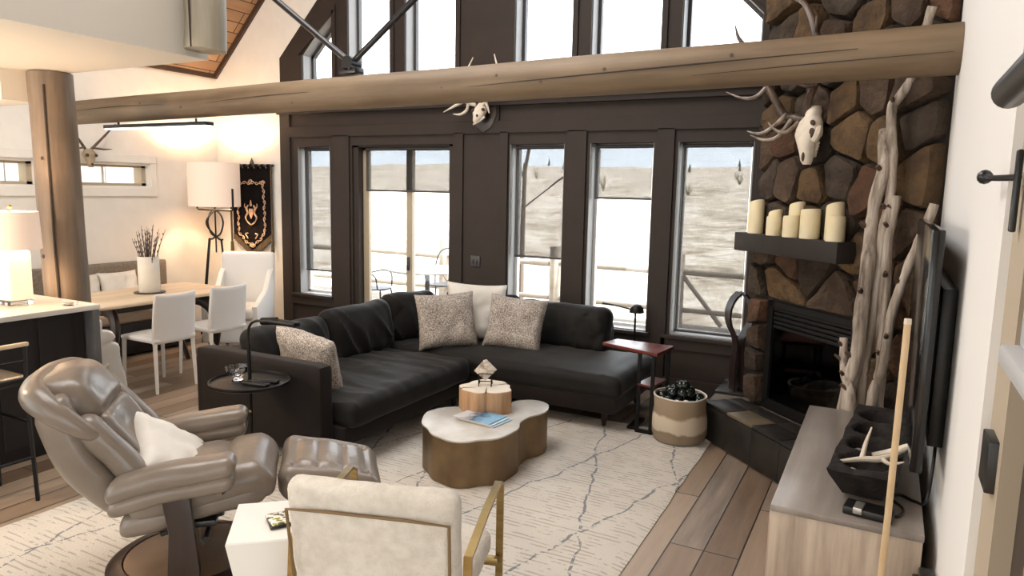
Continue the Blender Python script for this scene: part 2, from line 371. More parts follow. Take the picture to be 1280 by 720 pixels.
# left wall with clerestory openings
def wallgrid(mb, x0, x1, z0, z1, holes, a, b, axis='Y'):
    xs = sorted({x0, x1, *[h[0] for h in holes], *[h[1] for h in holes]}); zs = sorted({z0, z1, *[h[2] for h in holes], *[h[3] for h in holes]})
    for i in range(len(xs)-1):
        for j in range(len(zs)-1):
            cx, cz = (xs[i]+xs[i+1])/2, (zs[j]+zs[j+1])/2
            if any(h[0] < cx < h[1] and h[2] < cz < h[3] for h in holes): continue
            if axis == 'Y': mb.box(xs[i], xs[i+1], a, b, zs[j], zs[j+1])
            else: mb.box(a, b, xs[i], xs[i+1], zs[j], zs[j+1])
    bmesh.ops.remove_doubles(mb.b, verts=mb.b.verts[:], dist=1e-5)
CL = [(2.95, 3.98, 1.71, 1.93), (4.30, 5.17, 1.71, 1.93)]
m = MB(); wallgrid(m, 2.85, D+.2, 0, EAVE+.1, CL, XL-.2, XL, 'X'); struct('wall_left', m, M['white_wall'], smooth=False)
m = MB(); m.box(XL, XL+.022, 2.85, 5.26, 1.60, 1.69, .004); m.box(XL, XL+.022, 2.85, 5.26, 1.955, 2.04, .004); m.box(XL, XL+.018, 5.17+.02, 5.26, 1.69, 1.955, .004); m.box(XL, XL+.018, 4.02, 4.26, 1.69, 1.955, .004)
struct('trim_1', m, M['white_wall'], smooth=False)
for k, (y0, y1, z0, z1) in enumerate(CL):
    o = thing('window_%d' % (10+k), None, None, (XL-.1, (y0+y1)/2, z0)); o['kind'] = 'structure'
    hw = (y1-y0)/2; h = z1-z0; m = MB()
    m.box(-.08, .05, -hw, hw, 0, .03); m.box(-.08, .05, -hw, hw, h-.025, h); m.box(-.08, .05, -hw, -hw+.05, 0, h); m.box(-.08, .05, hw-.05, hw, 0, h)
    obj('window_frame', m, M['tan_frame'], o, smooth=False)
    m = MB(); m.box(-.05, -.03, -.012, .012, .03, h-.025); obj('glazing_bar', m, M['white_frame'], o, smooth=False)
    obj('pane', one('box', -.055, -.05, -hw+.05, hw-.05, .03, h-.025), M['glass'], o, smooth=False)
# neighbour siding seen through the clerestory
m = MB()
for k in range(22): m.box(-9.6, -9.5, -1+k*.42, -1+k*.42+.40, -.3, 4.2)
tag(obj('neighbour_siding', m, mat('pale_siding', '#c9c2b8', None, .8), smooth=False), 'pale vertical board siding of the building beyond the small high windows', 'wall')
# gable wall: white part
m = MB(); m.prism([(XL-.2, 0), (-6.2, 0), (-6.2, roofz(-6.2)+.2), (XL-.2, EAVE+.0)], D, D+.2, axis='Y'); struct('wall_back', m, M['white_wall'], smooth=False)
W = {1: (-5.95, -5.48, .52, 2.18), 2: (-5.17, -3.89, .0, 2.19), 3: (-3.245, -2.68, .52, 2.18), 4: (-2.43, -1.84, .52, 2.18), 5: (-1.63, -1.01, .52, 2.18)}
U = [(-5.85, -5.42), (-5.20, -4.65), (-4.46, -3.86), (-3.21, -2.63), (-2.45, -1.82), (-1.645, -1.0)]
UZ = 2.72
def uz(x): return 3.17+(x+5.85)*1.0 if x < -3.43 else 3.17+(-1.0-x)*1.0
holes = [W[k] for k in W]
m = MB(); wallgrid(m, -6.2, -.7, 0, UZ, holes, D, D+.2)
edges = [-6.2]+[q for p in U for q in p]+[-.7]
zl = lambda x: uz(x)+.34
for i in range(0, len(edges), 2): m.prism([(edges[i], UZ), (edges[i+1], UZ), (edges[i+1], zl(edges[i+1])), (edges[i], zl(edges[i]))] if i != 6 else [(edges[6], UZ), (edges[7], UZ), (edges[7], zl(edges[7])), (-3.43, zl(-3.43)), (edges[6], zl(edges[6]))], D, D+.2, axis='Y')
for a, b in U: m.prism([(a, uz(a)), (b, uz(b)), (b, zl(b)), (a, zl(a))], D, D+.2, axis='Y')
struct('wall_front', m, M['dark_wall'], smooth=False)
m = MB(); m.prism([(-6.2, zl(-6.2)), (-3.43, zl(-3.43)), (-.7, zl(-.7)), (-.7, roofz(-.7)+.15), (RIDGE, roofz(RIDGE)+.15), (-6.2, roofz(-6.2)+.15)], D, D+.2, axis='Y'); struct('wall_gable', m, M['white_wall'], smooth=False)
m = MB(); m.box(-.7, .45, D, D+.2, 0, 6); struct('wall_corner', m, M['dark_wall'], smooth=False)
# raised boards on the dark wall
m = MB(); p = D-.022
for a, b in ((-6.2, -6.05), (-5.44, -5.2), (-3.86, -3.76), (-3.35, -3.26), (-2.65, -2.46), (-1.81, -1.66), (-.98, -.86)): m.box(a, b, p, D, 0, 2.30, .003)
m.box(-6.2, -.86, p, D, 2.285, 2.40, .003); m.box(-6.2, -6.05, p, D, 2.40, 2.56, .003); m.box(-.98, -.86, p, D, 2.40, 2.56, .003); m.box(-3.45, -3.36, p, D, 2.40, 2.56, .003)
m.box(-6.22, -.86, D-.05, D, 2.54, 2.60, .004); m.box(-6.22, -.86, D-.08, D, 2.60, 2.635, .004)
for a, b in ((-6.05, -5.44), (-3.35, -2.6), (-2.5, -1.8), (-1.7, -.98)): m.box(a, b, p, D, .40, .50, .003); m.box(a, b, D-.05, D, .495, .525, .004); m.box(a, b, p, D, 0, .14, .003)
for a, b in U:
    m.prism([(a-.05, UZ-.06), (a, UZ-.06), (a, uz(a)), (a-.05, uz(a))], D-.02, D, axis='Y'); m.prism([(b, UZ-.06), (b+.05, UZ-.06), (b+.05, uz(b)), (b, uz(b))], D-.02, D, axis='Y')
    m.prism([(a-.05, uz(a)), (b+.05, uz(b)), (b+.05, uz(b)+.06), (a-.05, uz(a)+.06)], D-.02, D, axis='Y'); m.box(a-.05, b+.05, D-.03, D, UZ-.06, UZ)
struct('trim_2', m, M['dark_wall'], smooth=False)
# windows
def sash(o, a, b, z0, z1, fm, y=D+.13, fw=.035):
    m = MB(); m.box(a, a+fw, y, y+.05, z0, z1); m.box(b-fw, b, y, y+.05, z0, z1); m.box(a, b, y, y+.05, z0, z0+fw); m.box(a, b, y, y+.05, z1-fw, z1)
    obj('window_frame', m, fm, o, smooth=False)
    m = MB(); m.box(a, a+.006, D+.002, y, z0, z1); m.box(b-.006, b, D+.002, y, z0, z1); m.box(a, b, D+.002, y, z0, z0+.012)
    obj('jamb_lining', m, M['jamb'], o, smooth=False)
    obj('pane', one('box', a+fw, b-fw, y+.02, y+.026, z0+fw, z1-fw), M['glass'], o, smooth=False)
def wroot(n):
    o = bpy.data.objects.new('window_%d' % n, None); C.objects.link(o); o['kind'] = 'structure'; return o
for k, n in ((1, 1), (3, 2), (4, 3), (5, 4)): sash(wroot(n), *W[k], M['white_frame'])
for k, (a, b) in enumerate(U):
    o = wroot(5+k if k < 5 else 12); y = D+.13; top = lambda x: uz(x); fw = .035
    m = MB(); m.prism([(a, UZ), (a+fw, UZ), (a+fw, top(a+fw)), (a, top(a))], y, y+.05, axis='Y'); m.prism([(b-fw, UZ), (b, UZ), (b, top(b)), (b-fw, top(b-fw))], y, y+.05, axis='Y')
    m.prism([(a, top(a)-.05), (b, top(b)-.05), (b, top(b)), (a, top(a))], y, y+.05, axis='Y'); m.box(a, b, y, y+.05, UZ, UZ+fw); obj('window_frame', m, M['dark_frame'], o, smooth=False)
    m = MB(); m.box(a, a+.006, D+.002, y, UZ, top(a)); m.box(b-.006, b, D+.002, y, UZ, top(b)); m.prism([(a, top(a)-.006), (b, top(b)-.006), (b, top(b)), (a, top(a))], D+.002, y, axis='Y'); obj('jamb_lining', m, M['jamb'], o, smooth=False)
    m = MB(); m.prism([(a, UZ), (b, UZ), (b, top(b)), (a, top(a))], y+.02, y+.026, axis='Y'); obj('pane', m, M['glass'], o, smooth=False)
# sliding door
o = bpy.data.objects.new('door_1', None); C.objects.link(o); o['kind'] = 'structure'
a, b = W[2][:2]; m = MB()
m.box(a, a+.07, D+.02, D+.19, 0, 2.19); m.box(b-.05, b, D+.02, D+.19, 0, 2.19); m.box(a, b, D+.02, D+.19, 2.17, 2.19); m.box(a, b, D+.02, D+.19, 0, .04)
obj('door_frame', m, M['dark_wall'], o, smooth=False)
mid = -4.50
for nm, p0, p1, y in (('sliding_panel', a+.07, mid+.05, D+.10), ('fixed_panel', mid-.05, b-.05, D+.15)):
    m = MB(); m.box(p0, p0+.075, y, y+.04, .04, 2.17); m.box(p1-.075, p1, y, y+.04, .04, 2.17); m.box(p0, p1, y, y+.04, .04, .14); m.box(p0, p1, y, y+.04, 2.14, 2.17)
    q = obj(nm, m, M['tan_frame'], o, smooth=False); obj('pane', one('box', p0+.08, p1-.08, y+.015, y+.02, .12, 2.15), M['glass'], q, smooth=False)
    if nm == 'sliding_panel': obj('door_handle', one('box', p1-.055, p1-.03, y-.03, y, .88, 1.02, .008), M['black'], q)
m = MB(); m.box(a+.03, a+.065, D+.03, D+.06, 0, 2.19); obj('jamb_lining', m, M['jamb'], o, smooth=False)
# roller shades (cloth hangs inside the reveal)
for k, (a, b, zb, lab) in enumerate(((-5.95, -5.48, .80, 'sheer roller shade lowered almost fully over the narrow left window'), (-5.07, -3.89, 1.72, 'sheer roller shade pulled partway down over the sliding glass door'),
        (-3.245, -2.68, 1.12, 'sheer roller shade more than half down in the window right of the outlet'), (-2.43, -1.84, 1.70, 'sheer roller shade raised highest, in the window behind the chaise'), (-1.63, -1.01, .56, 'sheer roller shade fully lowered in the window beside the fireplace'))):
    y = D+.075; g = thing('roller_shade', lab, 'shade', ((a+b)/2, y, 2.16), 0, 'roller shades on the lower windows'); hw = (b-a)/2-.03
    obj('shade_cloth', one('box', -hw, hw, 0, .002, zb-2.16, 0), M['solar'], g, smooth=False)
    obj('hem_bar', one('box', -hw, hw, -.008, .01, zb-2.175, zb-2.155, .004), M['dark_frame'], g)
    obj('roller_tube', one('tube', [(-hw, .01, -.005), (hw, .01, -.005)], .018, 12), M['dark_frame'], g)
# outlet plate on the pier
o = thing('outlet_plate', 'small dark double outlet plate on the brown wall pier between door and windows', 'outlet', (-3.61, D, 1.04))
obj('plate', one('box', -.055, .055, -.012, 0, -.055, .055, .004), M['dark_frame'], o)
for x in (-.03, .012): obj('socket', one('box', x, x+.02, -.017, -.012, -.02, .02, .002), M['steel'], o)
# right wall, ceiling, rear
m = MB(); m.box(XR, XR+.2, 2.0, 4.6, 0, 5); struct('wall_right', m, mat('cool_white_paint', '#dddbd8', None, .8, bump=.06, bs=90), smooth=False)
m = MB(); m.box(XR+.02, XR+.2, 1.80, 2.0, 0, 2.6); m.box(XR+.02, XR+.2, -1.2, 1.8, 2.1, 5); m.box(XR+.02, XR+.2, 1.80, 2.0, 2.6, 5); struct('trim_3', m, mat('beige_casing', '#a89a86', None, .6), smooth=False)
m = MB(); m.box(XR+.06, XR+.12, .9, 1.80, 0, 2.1); d2 = struct('door_2', m, M['espresso'], smooth=False)
m = MB(); m.box(XR+.05, XR+.062, 1.30, 1.62, .2, 1.2, .004); obj('door_panel', m, mat('beige_door_panel', '#a5937a', None, .6), d2)
m = MB(); m.box(XR+.0, XR+.062, 1.84, 1.95, 1.10, 1.22, .004); obj('hinge', m, M['black'], d2)
m = MB(); wallgrid(m, XL-.1, XR+.2, 0, 6.9, [(-7.1, -3.2, .0, 2.9), (-2.3, -.6, .8, 2.3)], -1.4, -1.2); struct('wall_rear_unseen', m, M['white_wall'], smooth=False)  # unseen wall added to limit the fill; openings shaped for the light
for nm, x0, x1 in (('ceiling', XL-.25, RIDGE), ('ceiling_right', RIDGE, XR+.6)):
    L = (x1-x0)*math.sqrt(2); o = struct(nm, one('box', 0, L, -1.2, D+.25, 0, .15), M['ceil'], smooth=False)
    o.location = (x0, 0, roofz(x0)); o.rotation_euler = (0, -pi/4 if nm == 'ceiling' else pi/4, 0)
m = MB(); m.M = T((XL, 0, EAVE), ry=-pi/4); m.box(0, 5.2, D-.035, D, -.05, 0); struct('trim_4', m, M['dark_trim'], smooth=False)
m = MB(); m.box(XL, XL+.03, 3.1, D, EAVE-.03, EAVE+.02); struct('trim_5', m, M['dark_trim'], smooth=False)
# loft
g = thing('loft_balcony', 'white drywalled loft edge overhanging at upper left', 'loft', (-3.77, 3.13, 2.5))
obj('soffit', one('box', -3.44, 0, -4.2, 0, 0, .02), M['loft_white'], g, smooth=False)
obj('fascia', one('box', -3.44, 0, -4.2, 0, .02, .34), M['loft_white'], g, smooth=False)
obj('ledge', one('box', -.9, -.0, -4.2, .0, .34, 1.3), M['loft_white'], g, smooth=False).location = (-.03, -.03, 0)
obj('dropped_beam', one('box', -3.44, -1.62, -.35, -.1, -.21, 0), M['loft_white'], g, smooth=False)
def logtube(p0, p1, rad0, rad1, n=24, seed=0, amp=.012, seg=22):
    pts = []; rr = []; a, b = Vector(p0), Vector(p1)
    for i in range(n+1):
        q = a.lerp(b, i/n); k = i/n
        pts.append(q+Vector((noise.noise(Vector((k*3+seed, 0, 0)))*amp*.8, noise.noise(Vector((0, k*3+seed, 0)))*amp*.8, noise.noise(Vector((0, 0, k*4+seed)))*amp))); rr.append(rad0+(rad1-rad0)*k+noise.noise(Vector((k*5, seed, 1)))*amp*.5)
    m = MB(); m.tube(pts, rr, seg); return m
def cracks(parent, segs, name='check_crack'):
    m = MB()
    for pts, rr in segs: m.tube(pts, rr, 6, 5)
    obj(name, m, M['crack'], parent)
g = thing('log_beam', 'long peeled log beam crossing the whole room above the seating', 'beam', (0, 4.05, 0))
obj('log', logtube((-6.85, 0, 2.365), (XR-.0, 0, 2.45), .105, .120, seed=3), M['beam'], g)
def bs(x, ang, k=0):
    t_ = (x+6.85)/7.085; R_ = .105+.015*t_; zc = 2.365+.085*t_
    return (x, -R_*cos(ang), zc+R_*sin(ang))
cracks(g, [([bs(-4.8, -.1), bs(-4.2, .05), bs(-3.6, .1), bs(-2.9, .55)], [.001, .004, .004, .001]), ([bs(-2.6, -.35), bs(-1.8, -.15), bs(-1, .0), bs(-.2, .12)], [.001, .004, .005, .002]), ([bs(-6.8, -.1), bs(-6, .1), bs(-5.3, .0)], [.001, .004, .001]), ([bs(-1, -.5), bs(-.4, -.35), bs(.2, -.25)], [.001, .003, .001])])
m = MB()
for x, an in ((-6.3, -.4), (-5.6, .2), (-5.1, -.3), (-3.9, -.5), (-3.1, .1), (-2.6, -.2), (-2.2, .2), (-1.9, -.3), (-1.5, .1), (-.8, .3)): m.ball(bs(x, an), .010, 2, (1, .25, 1))
obj('knot', m, wood('log_knot', '#4d4035', '#594b3f', '#66574a', 'X', .7, 2), g)
g = thing('log_post', 'thick upright log post standing behind the kitchen counter lamp', 'post', (-5.24, 3.05, 0))
obj('log', logtube((0.02, 0, 0), (-.05, 0, 2.49), .148, .142, seed=9), M['postlog'], g)
cracks(g, [([(.115, -.112, .2), (.085, -.118, 1.2), (.055, -.108, 2.4)], [.006, .009, .007])])
for c_, q in (((-.02, -.145, 1.22), .016), ((.03, -.138, 1.9), .012)): obj('knot', one('ball', c_, q, 2, (1, .4, 1)), M['dark_trim'], g)
g = thing('log_newel', 'grey peeled log newel at the loft corner, cut off at top of photo', 'post', (-3.66, 3.02, 2.53))
obj('log', logtube((0, 0, 0), (0.01, 0, 1.3), .118, .112, seed=5), wood('silver_log_wood', '#77705f', '#8d8573', '#a8a193', 'Z', .5, .6), g)
cracks(g, [([(.02, -.117, .0), (.015, -.117, .6), (.02, -.112, 1.2)], [.005, .007, .006])])
# steel rods of the truss
g = thing('truss_rods', 'two dark steel tie rods meeting in a V on top of the log beam', 'truss', (-3.43, 4.05, 2.545))
obj('rod', one('tube', [(0, 0, .06), (-1.75, 0, 1.30)], .022, 10), M['steel'], g)
obj('rod', one('tube', [(0, 0, .06), (1.75, 0, 1.30)], .022, 10), M['steel'], g)
m = MB(); m.box(-.075, .075, -.05, .05, -.012, .03, .006); m.tube([(0, -.05, .06), (0, .05, .06)], .05, 12); m.tube([(.03, -.065, .03), (.03, .065, .03)], .018, 8); obj('bracket', m, M['steel'], g)

# ------------------------------------------------------------------ fireplace (local x along the face, -y into the room)
FO = (-.8, 5.3, 0)
g = thing('fireplace', 'corner stone fireplace with dark glass firebox and slate hearth', 'fireplace', FO, -pi/4)
core = MB(); wallgrid(core, 0, 1.465, 0, 5.0, [(.17, 1.0, .28, 1.03)], 0.0, .38); obj('chimney_core', core, M['mortar'], g, smooth=False)
m = MB(); Mi = Matrix.Rotation(pi/4, 4, 'Z') @ Matrix.Translation((.8, -5.3, 0)); m.M = Mi
m.prism([(-.8, 5.33), (-.8, D), (XR, D), (XR, 5.3), (-.3, 5.75)], 0, 5); obj('chimney_back', m, M['mortar'], g, smooth=False)
def clip(poly, px_, py_, nx, ny):
    out = []
    for i in range(len(poly)):
        a, b = poly[i], poly[(i+1) % len(poly)]; da = (a[0]-px_)*nx+(a[1]-py_)*ny; db = (b[0]-px_)*nx+(b[1]-py_)*ny
        if da <= 0: out.append(a)
        if da*db < 0: k = da/(da-db); out.append((a[0]+(b[0]-a[0])*k, a[1]+(b[1]-a[1])*k))
    return out
RS = random.Random(21)
def stonework(mb, x0, x1, z0, z1, cw, ch):
    seeds = []; rows = max(1, round((z1-z0)/ch)); cols = max(1, round((x1-x0)/cw))
    for j in range(rows):
        for i in range(cols):
            if RS.random() < .2 and cols > 2: continue
            seeds.append((x0+(i+.5+(.28 if j % 2 else -.2)*(cols > 1)+RS.uniform(-.3, .3))*(x1-x0)/cols, z0+(j+.5+RS.uniform(-.34, .34))*(z1-z0)/rows))
    for s_ in seeds:
        poly = [(x0, z0), (x1, z0), (x1, z1), (x0, z1)]
        for o_ in seeds:
            if o_ is s_: continue
            nx, ny = o_[0]-s_[0], o_[1]-s_[1]
            if nx*nx+ny*ny > 1.2: continue
            poly = clip(poly, (s_[0]+o_[0])/2, (s_[1]+o_[1])/2, nx, ny)
            if len(poly) < 3: break
        if len(poly) < 3: continue
        for it in range(2):
            q = []
            for i in range(len(poly)):
                a, b = poly[i], poly[(i+1) % len(poly)]; e = .11 if it == 0 else .25
                q += [(a[0]+(b[0]-a[0])*e, a[1]+(b[1]-a[1])*e), (a[0]+(b[0]-a[0])*(1-e), a[1]+(b[1]-a[1])*(1-e))]
            poly = q
        cx = sum(p[0] for p in poly)/len(poly); cz = sum(p[1] for p in poly)/len(poly); hh = RS.uniform(.045, .10); mi = RS.choice([0, 0, 1, 2, 2, 3, 4, 1]); sd = RS.uniform(0, 50)
        t_ = bmesh.new(); rings = []; tx, tz = RS.uniform(-.12, .12), RS.uniform(-.12, .12)
        for ins, dep in ((.0, -.01), (.02, hh*.6), (.10, hh*.92), (.3, hh), (.6, hh*1.02)):
            ring = []
            for p in poly:
                dx, dz = p[0]-cx, p[1]-cz; L = math.hypot(dx, dz); k = max(.1, (L-.008)/L)*(1-ins)
                X, Z = cx+dx*k, cz+dz*k; dd = dep+(0 if dep < 0 else (noise.noise(Vector((X*9+sd, Z*9, 0)))*.020+noise.noise(Vector((X*24+sd, Z*24, 3)))*.010+tx*(X-cx)+tz*(Z-cz)))
                ring.append(t_.verts.new((X, -dd, Z)))
            rings.append(ring)
        n_ = len(poly)
        for a, b in zip(rings, rings[1:]):
            for i in range(n_): t_.faces.new((a[i], a[(i+1) % n_], b[(i+1) % n_], b[i]))
        t_.faces.new(rings[-1])
        bmesh.ops.recalc_face_normals(t_, faces=t_.faces[:]); mb.add(t_, mi)
m = MB(); stonework(m, 0.0, .17, .28, 1.04, .17, .21); stonework(m, 1.0, 1.46, .28, 1.04, .24, .22); stonework(m, 0, 1.46, 1.04, 4.9, .205, .225)
obj('stone_facing', m, stones, g, ang=28)
m = MB()
m.box(.17, .22, -.02, .3, .28, 1.03); m.box(.95, 1.0, -.02, .3, .28, 1.03); m.box(.17, 1.0, -.02, .3, .28, .34); m.box(.17, 1.0, -.02, .3, .99, 1.03); m.box(.17, 1.0, .3, .34, .28, 1.03)
for k in range(5): m.box(.22, .95, -.012+.004*(k % 2), .02, .845+k*.03, .868+k*.03, .004)
fb = obj('firebox', m, M['firebox'], g, smooth=False)
t = NT('smoked_glass'); a = t.n('BsdfTransparent'); a.inputs[0].default_value = (.35, .35, .35, 1); b = t.n('BsdfGlossy'); b.inputs['Roughness'].default_value = .05; b.inputs[0].default_value = (.6, .6, .6, 1); x = t.n('MixShader'); x.inputs[0].default_value = .07
t.l(a.outputs[0], x.inputs[1]); t.l(b.outputs[0], x.inputs[2]); t.l(x.outputs[0], t.out.inputs[0])
obj('glass_front', one('box', .22, .95, .0, .006, .34, .845), t.m, fb, smooth=False)
m = MB()
for k, (x, y, z, l_, a_) in enumerate(((.5, .14, .42, .2, .3), (.65, .18, .43, .22, -.4), (.58, .12, .5, .18, .8), (.42, .2, .40, .12, -.2), (.78, .14, .41, .13, .5))): m.tube([(x-l_*cos(a_), y, z-l_*sin(a_)*.3), (x, y, z+.01), (x+l_*cos(a_), y+.03, z+l_*sin(a_)*.3)], [.04, .05, .042], 9, 3)
obj('log_set', m, M['driftwood'], fb)
# hearth
m = MB(); hp = [(.0, .0), (.0, -.355), (1.42, -.385), (1.42, 0)]
m.prism([(.0, .0), (-.02, -.345), (1.09, -.37), (1.46, 0)], 0, .262); m.M = Mi; m.prism([(-1.05, 5.06), (-.78, 5.33), (-.78, D-.03), (-1.05, D-.03)], 0, .262); m.M = None
hearth = obj('hearth', m, M['grout'], g, smooth=False)
m = MB(); m2 = MB(); k = 0
for i in range(5):
    a, b = -.02+i*.285+.004, -.02+(i+1)*.285-.004; b = min(b, 1.07)
    if a > 1.05: continue
    (m2 if i == 1 else m).box(a, b, -.352-.006*i-.012, -.19, .262, .282, .003)
    m.box(a, b, -.357-.005*i-.010, -.34, .012, .258, .003)
    m.box(a, b, -.186, -.06, .262, .282, .003)
m.M = Mi; m.box(-1.06, -.8, 5.36, 5.70, .262, .282, .003); m.box(-1.06, -.8, 5.71, D-.03, .262, .282, .003); m.box(-1.062, -1.05, 5.1, 5.6, .012, .258, .003)
obj('slate_tile', m, M['tile'], hearth); obj('slate_tile', m2, M['tile_tan'], hearth)['label'] = 'tan slate tile in the hearth edge'
m = MB(); m.box(-.03, .965, -.19, .06, 1.365, 1.49, .006); obj('mantel_shelf', m, M['mantel'], g)
# elk skull on the stone (fireplace local)
g = thing('elk_skull', 'bleached elk skull with wide dark antlers on the stone chimney', 'skull mount', FO, -pi/4)
def loft_(mb, secs, seg=20):
    t_ = bmesh.new(); rings = []
    for (x, y, z, hx, hy, pw) in secs:
        ring = []
        for k in range(seg):
            a = 2*pi*k/seg; cx_, sy_ = cos(a), sin(a)
            ring.append(t_.verts.new((x+hx*abs(cx_)**pw*(1 if cx_ > 0 else -1), y+hy*abs(sy_)**pw*(1 if sy_ > 0 else -1), z)))
        rings.append(ring)
    for a, b in zip(rings, rings[1:]):
        for k in range(seg): t_.faces.new((a[k], a[(k+1) % seg], b[(k+1) % seg], b[k]))
    t_.faces.new(rings[0]); t_.faces.new(rings[-1][::-1]); bmesh.ops.recalc_face_normals(t_, faces=t_.faces[:])
    mb.add(t_)
m = MB(); m.M = T((.6, 0, 0)) @ Matrix.Diagonal((.86, 1, 1, 1)) @ T((-.6, 0, 0)); loft_(m, [(.59, -.10, 2.295, .035, .03, .8), (.59, -.11, 2.265, .05, .045, .8), (.592, -.115, 2.235, .045, .05, .9), (.59, -.125, 2.20, .085, .06, .9), (.59, -.135, 2.155, .10, .065, .9), (.595, -.145, 2.115, .10, .065, .9), (.60, -.15, 2.08, .075, .06, .9), (.61, -.155, 2.04, .058, .052, .9), (.62, -.16, 2.0, .046, .042, .9), (.628, -.165, 1.965, .04, .034, .8), (.634, -.165, 1.94, .026, .022, .8)])
m.tube([(.49, -.12, 2.165), (.475, -.13, 2.13), (.50, -.14, 2.10)], [.02, .026, .02], 8, 3); m.tube([(.69, -.13, 2.16), (.705, -.15, 2.12), (.68, -.16, 2.08)], [.02, .028, .02], 8, 3)
for k in range(5): m.ball((.665-.006*k, -.12, 2.07-.018*k), .016, 1)
obj('skull', m, M['bone'], g)
for nm, c_, q, k_ in (('eye_socket', (.655, -.172, 2.125), .034, (.9, .5, 1)), ('bone_opening', (.648, -.163, 2.185), .027, (.9, .5, .8)), ('bone_opening', (.60, -.20, 2.07), .014, (.8, .4, 1.2)), ('nostril', (.632, -.2, 1.985), .016, (.7, .5, 1.8)), ('bone_opening', (.53, -.185, 2.13), .011, (1, 1, 1))): obj(nm, one('ball', c_, q, 2, k_), M['socket'], g)
def ant(parent, branches, m_): 
    mb = MB()
    for pts, rr in branches: mb.tube([(s_, -d, z) for s_, d, z in pts], rr, 9, 5)
    return obj('antler', mb, m_, parent)
A0 = [((.545, .12, 2.235), (.57, .14, 2.29), (.603, .16, 2.34), (.696, .2, 2.429), (.756, .24, 2.552), (.739, .26, 2.688), (.632, .26, 2.862), (.462, .24, 2.95)), ]
o = ant(g, [(((.55, .12, 2.215), (.56, .14, 2.27), (.603, .16, 2.34), (.696, .2, 2.429), (.756, .24, 2.552), (.739, .26, 2.688), (.632, .26, 2.862), (.44, .24, 2.96)), [.026, .026, .024, .022, .021, .021, .017, .005]), (((.70, .2, 2.40), (.679, .25, 2.391), (.622, .30, 2.417)), [.016, .011, .003]), (((.74, .25, 2.68), (.78, .29, 2.71), (.80, .31, 2.76)), [.016, .013, .006])], M['antler'])
o = ant(g, [(((.52, .11, 2.215), (.44, .13, 2.235), (.376, .16, 2.262), (.304, .2, 2.382), (.24, .22, 2.469), (.173, .24, 2.573), (.069, .25, 2.707), (-.054, .24, 2.808), (-.16, .2, 2.911)), [.025, .025, .025, .024, .023, .02, .018, .013, .004])], M['antler'])
tips = MB()
for pts, rr in ((((.262, .22, 2.44), (.238, .26, 2.39), (.21, .3, 2.372), (.139, .33, 2.383), (.024, .36, 2.431)), [.016, .014, .012, .009, .003]), (((.399, .16, 2.26), (.383, .22, 2.194), (.348, .28, 2.144), (.313, .32, 2.14), (.255, .34, 2.158)), [.015, .014, .012, .009, .003]), (((.43, .14, 2.23), (.429, .22, 2.126), (.396, .27, 2.096), (.339, .3, 2.104), (.278, .33, 2.131)), [.016, .014, .012, .009, .003]), (((.48, .12, 2.213), (.478, .2, 2.148), (.466, .25, 2.142), (.42, .27, 2.169), (.382, .28, 2.206)), [.014, .013, .011, .008, .003])): tips.tube([(s_, -d, z) for s_, d, z in pts], rr, 9, 5)
obj('tine', tips, mat('polished_antler_tine', '#5f5045', '#a19282', .35, vs=14), g)

# candles on the mantel
for k, (s_, d, z, rr, lab) in enumerate(((.125, .135, .215, .052, 'tall ivory pillar candle at the left end of the mantel'), (.285, .10, .155, .046, 'slanted short ivory candle tucked second from left at the back of the mantel'), (.345, .155, .125, .048, 'low ivory candle third from left, at the mantel front'),
        (.475, .085, .21, .05, 'tall ivory candle at mantel back behind the wide low one'), (.515, .155, .135, .052, 'low ivory candle in the middle front of the mantel'), (.645, .12, .18, .06, 'widest ivory candle with sunken top, right of mantel centre'), (.81, .085, .215, .052, 'tall slanted ivory candle at the back right of the mantel'), (.885, .14, .145, .054, 'rightmost low ivory candle at the front corner of the mantel'))):
    c_ = cos(pi/4); s2 = s_; W0 = (FO[0]+c_*s2-c_*d, FO[1]-c_*s2-c_*d, 1.49)
    h = z; tilt = .35 if k in (1, 3, 6, 0) else .08
    g = thing('pillar_candle', lab, 'candle', W0, -pi/4, 'ivory pillar candles on the mantel')
    m = MB(); m.lathe([(rr*.97, 0), (rr, .008), (rr, h*.6), (rr*.99, h-.012), (rr*.93, h), (rr*.8, h-.006), (rr*.5, h-.02), (.001, h-.022)], 28)
    for v in m.b.verts:
        if v.co.z > h*.55: v.co.z += tilt*v.co.x*((v.co.z-h*.55)/(h*.45))
    obj('wax', m, M['wax'], g); obj('wick', one('tube', [(0, 0, h-.025), (.002, 0, h-.008)], .0025, 6), M['twig'], g)
# bent wood loop stand
g = thing('bent_wood_loop', 'dark bent wooden loop stand on hearth left of the firebox', 'log carrier', (-.93, 5.46, .282), rad(28))
for s_ in (-1, 1):
    prof = [(s_*.025, 0), (s_*.025, .2), (s_*.022, .38), (s_*.075, .50), (s_*.088, .60), (s_*.06, .69), (s_*.012, .745)]
    obj('strap', one('tube', [(a_, 0, b_) for a_, b_ in prof], .016, 4, 6, flat=(.7, 5.5, (1, 0, 0))), M['espresso'], g)
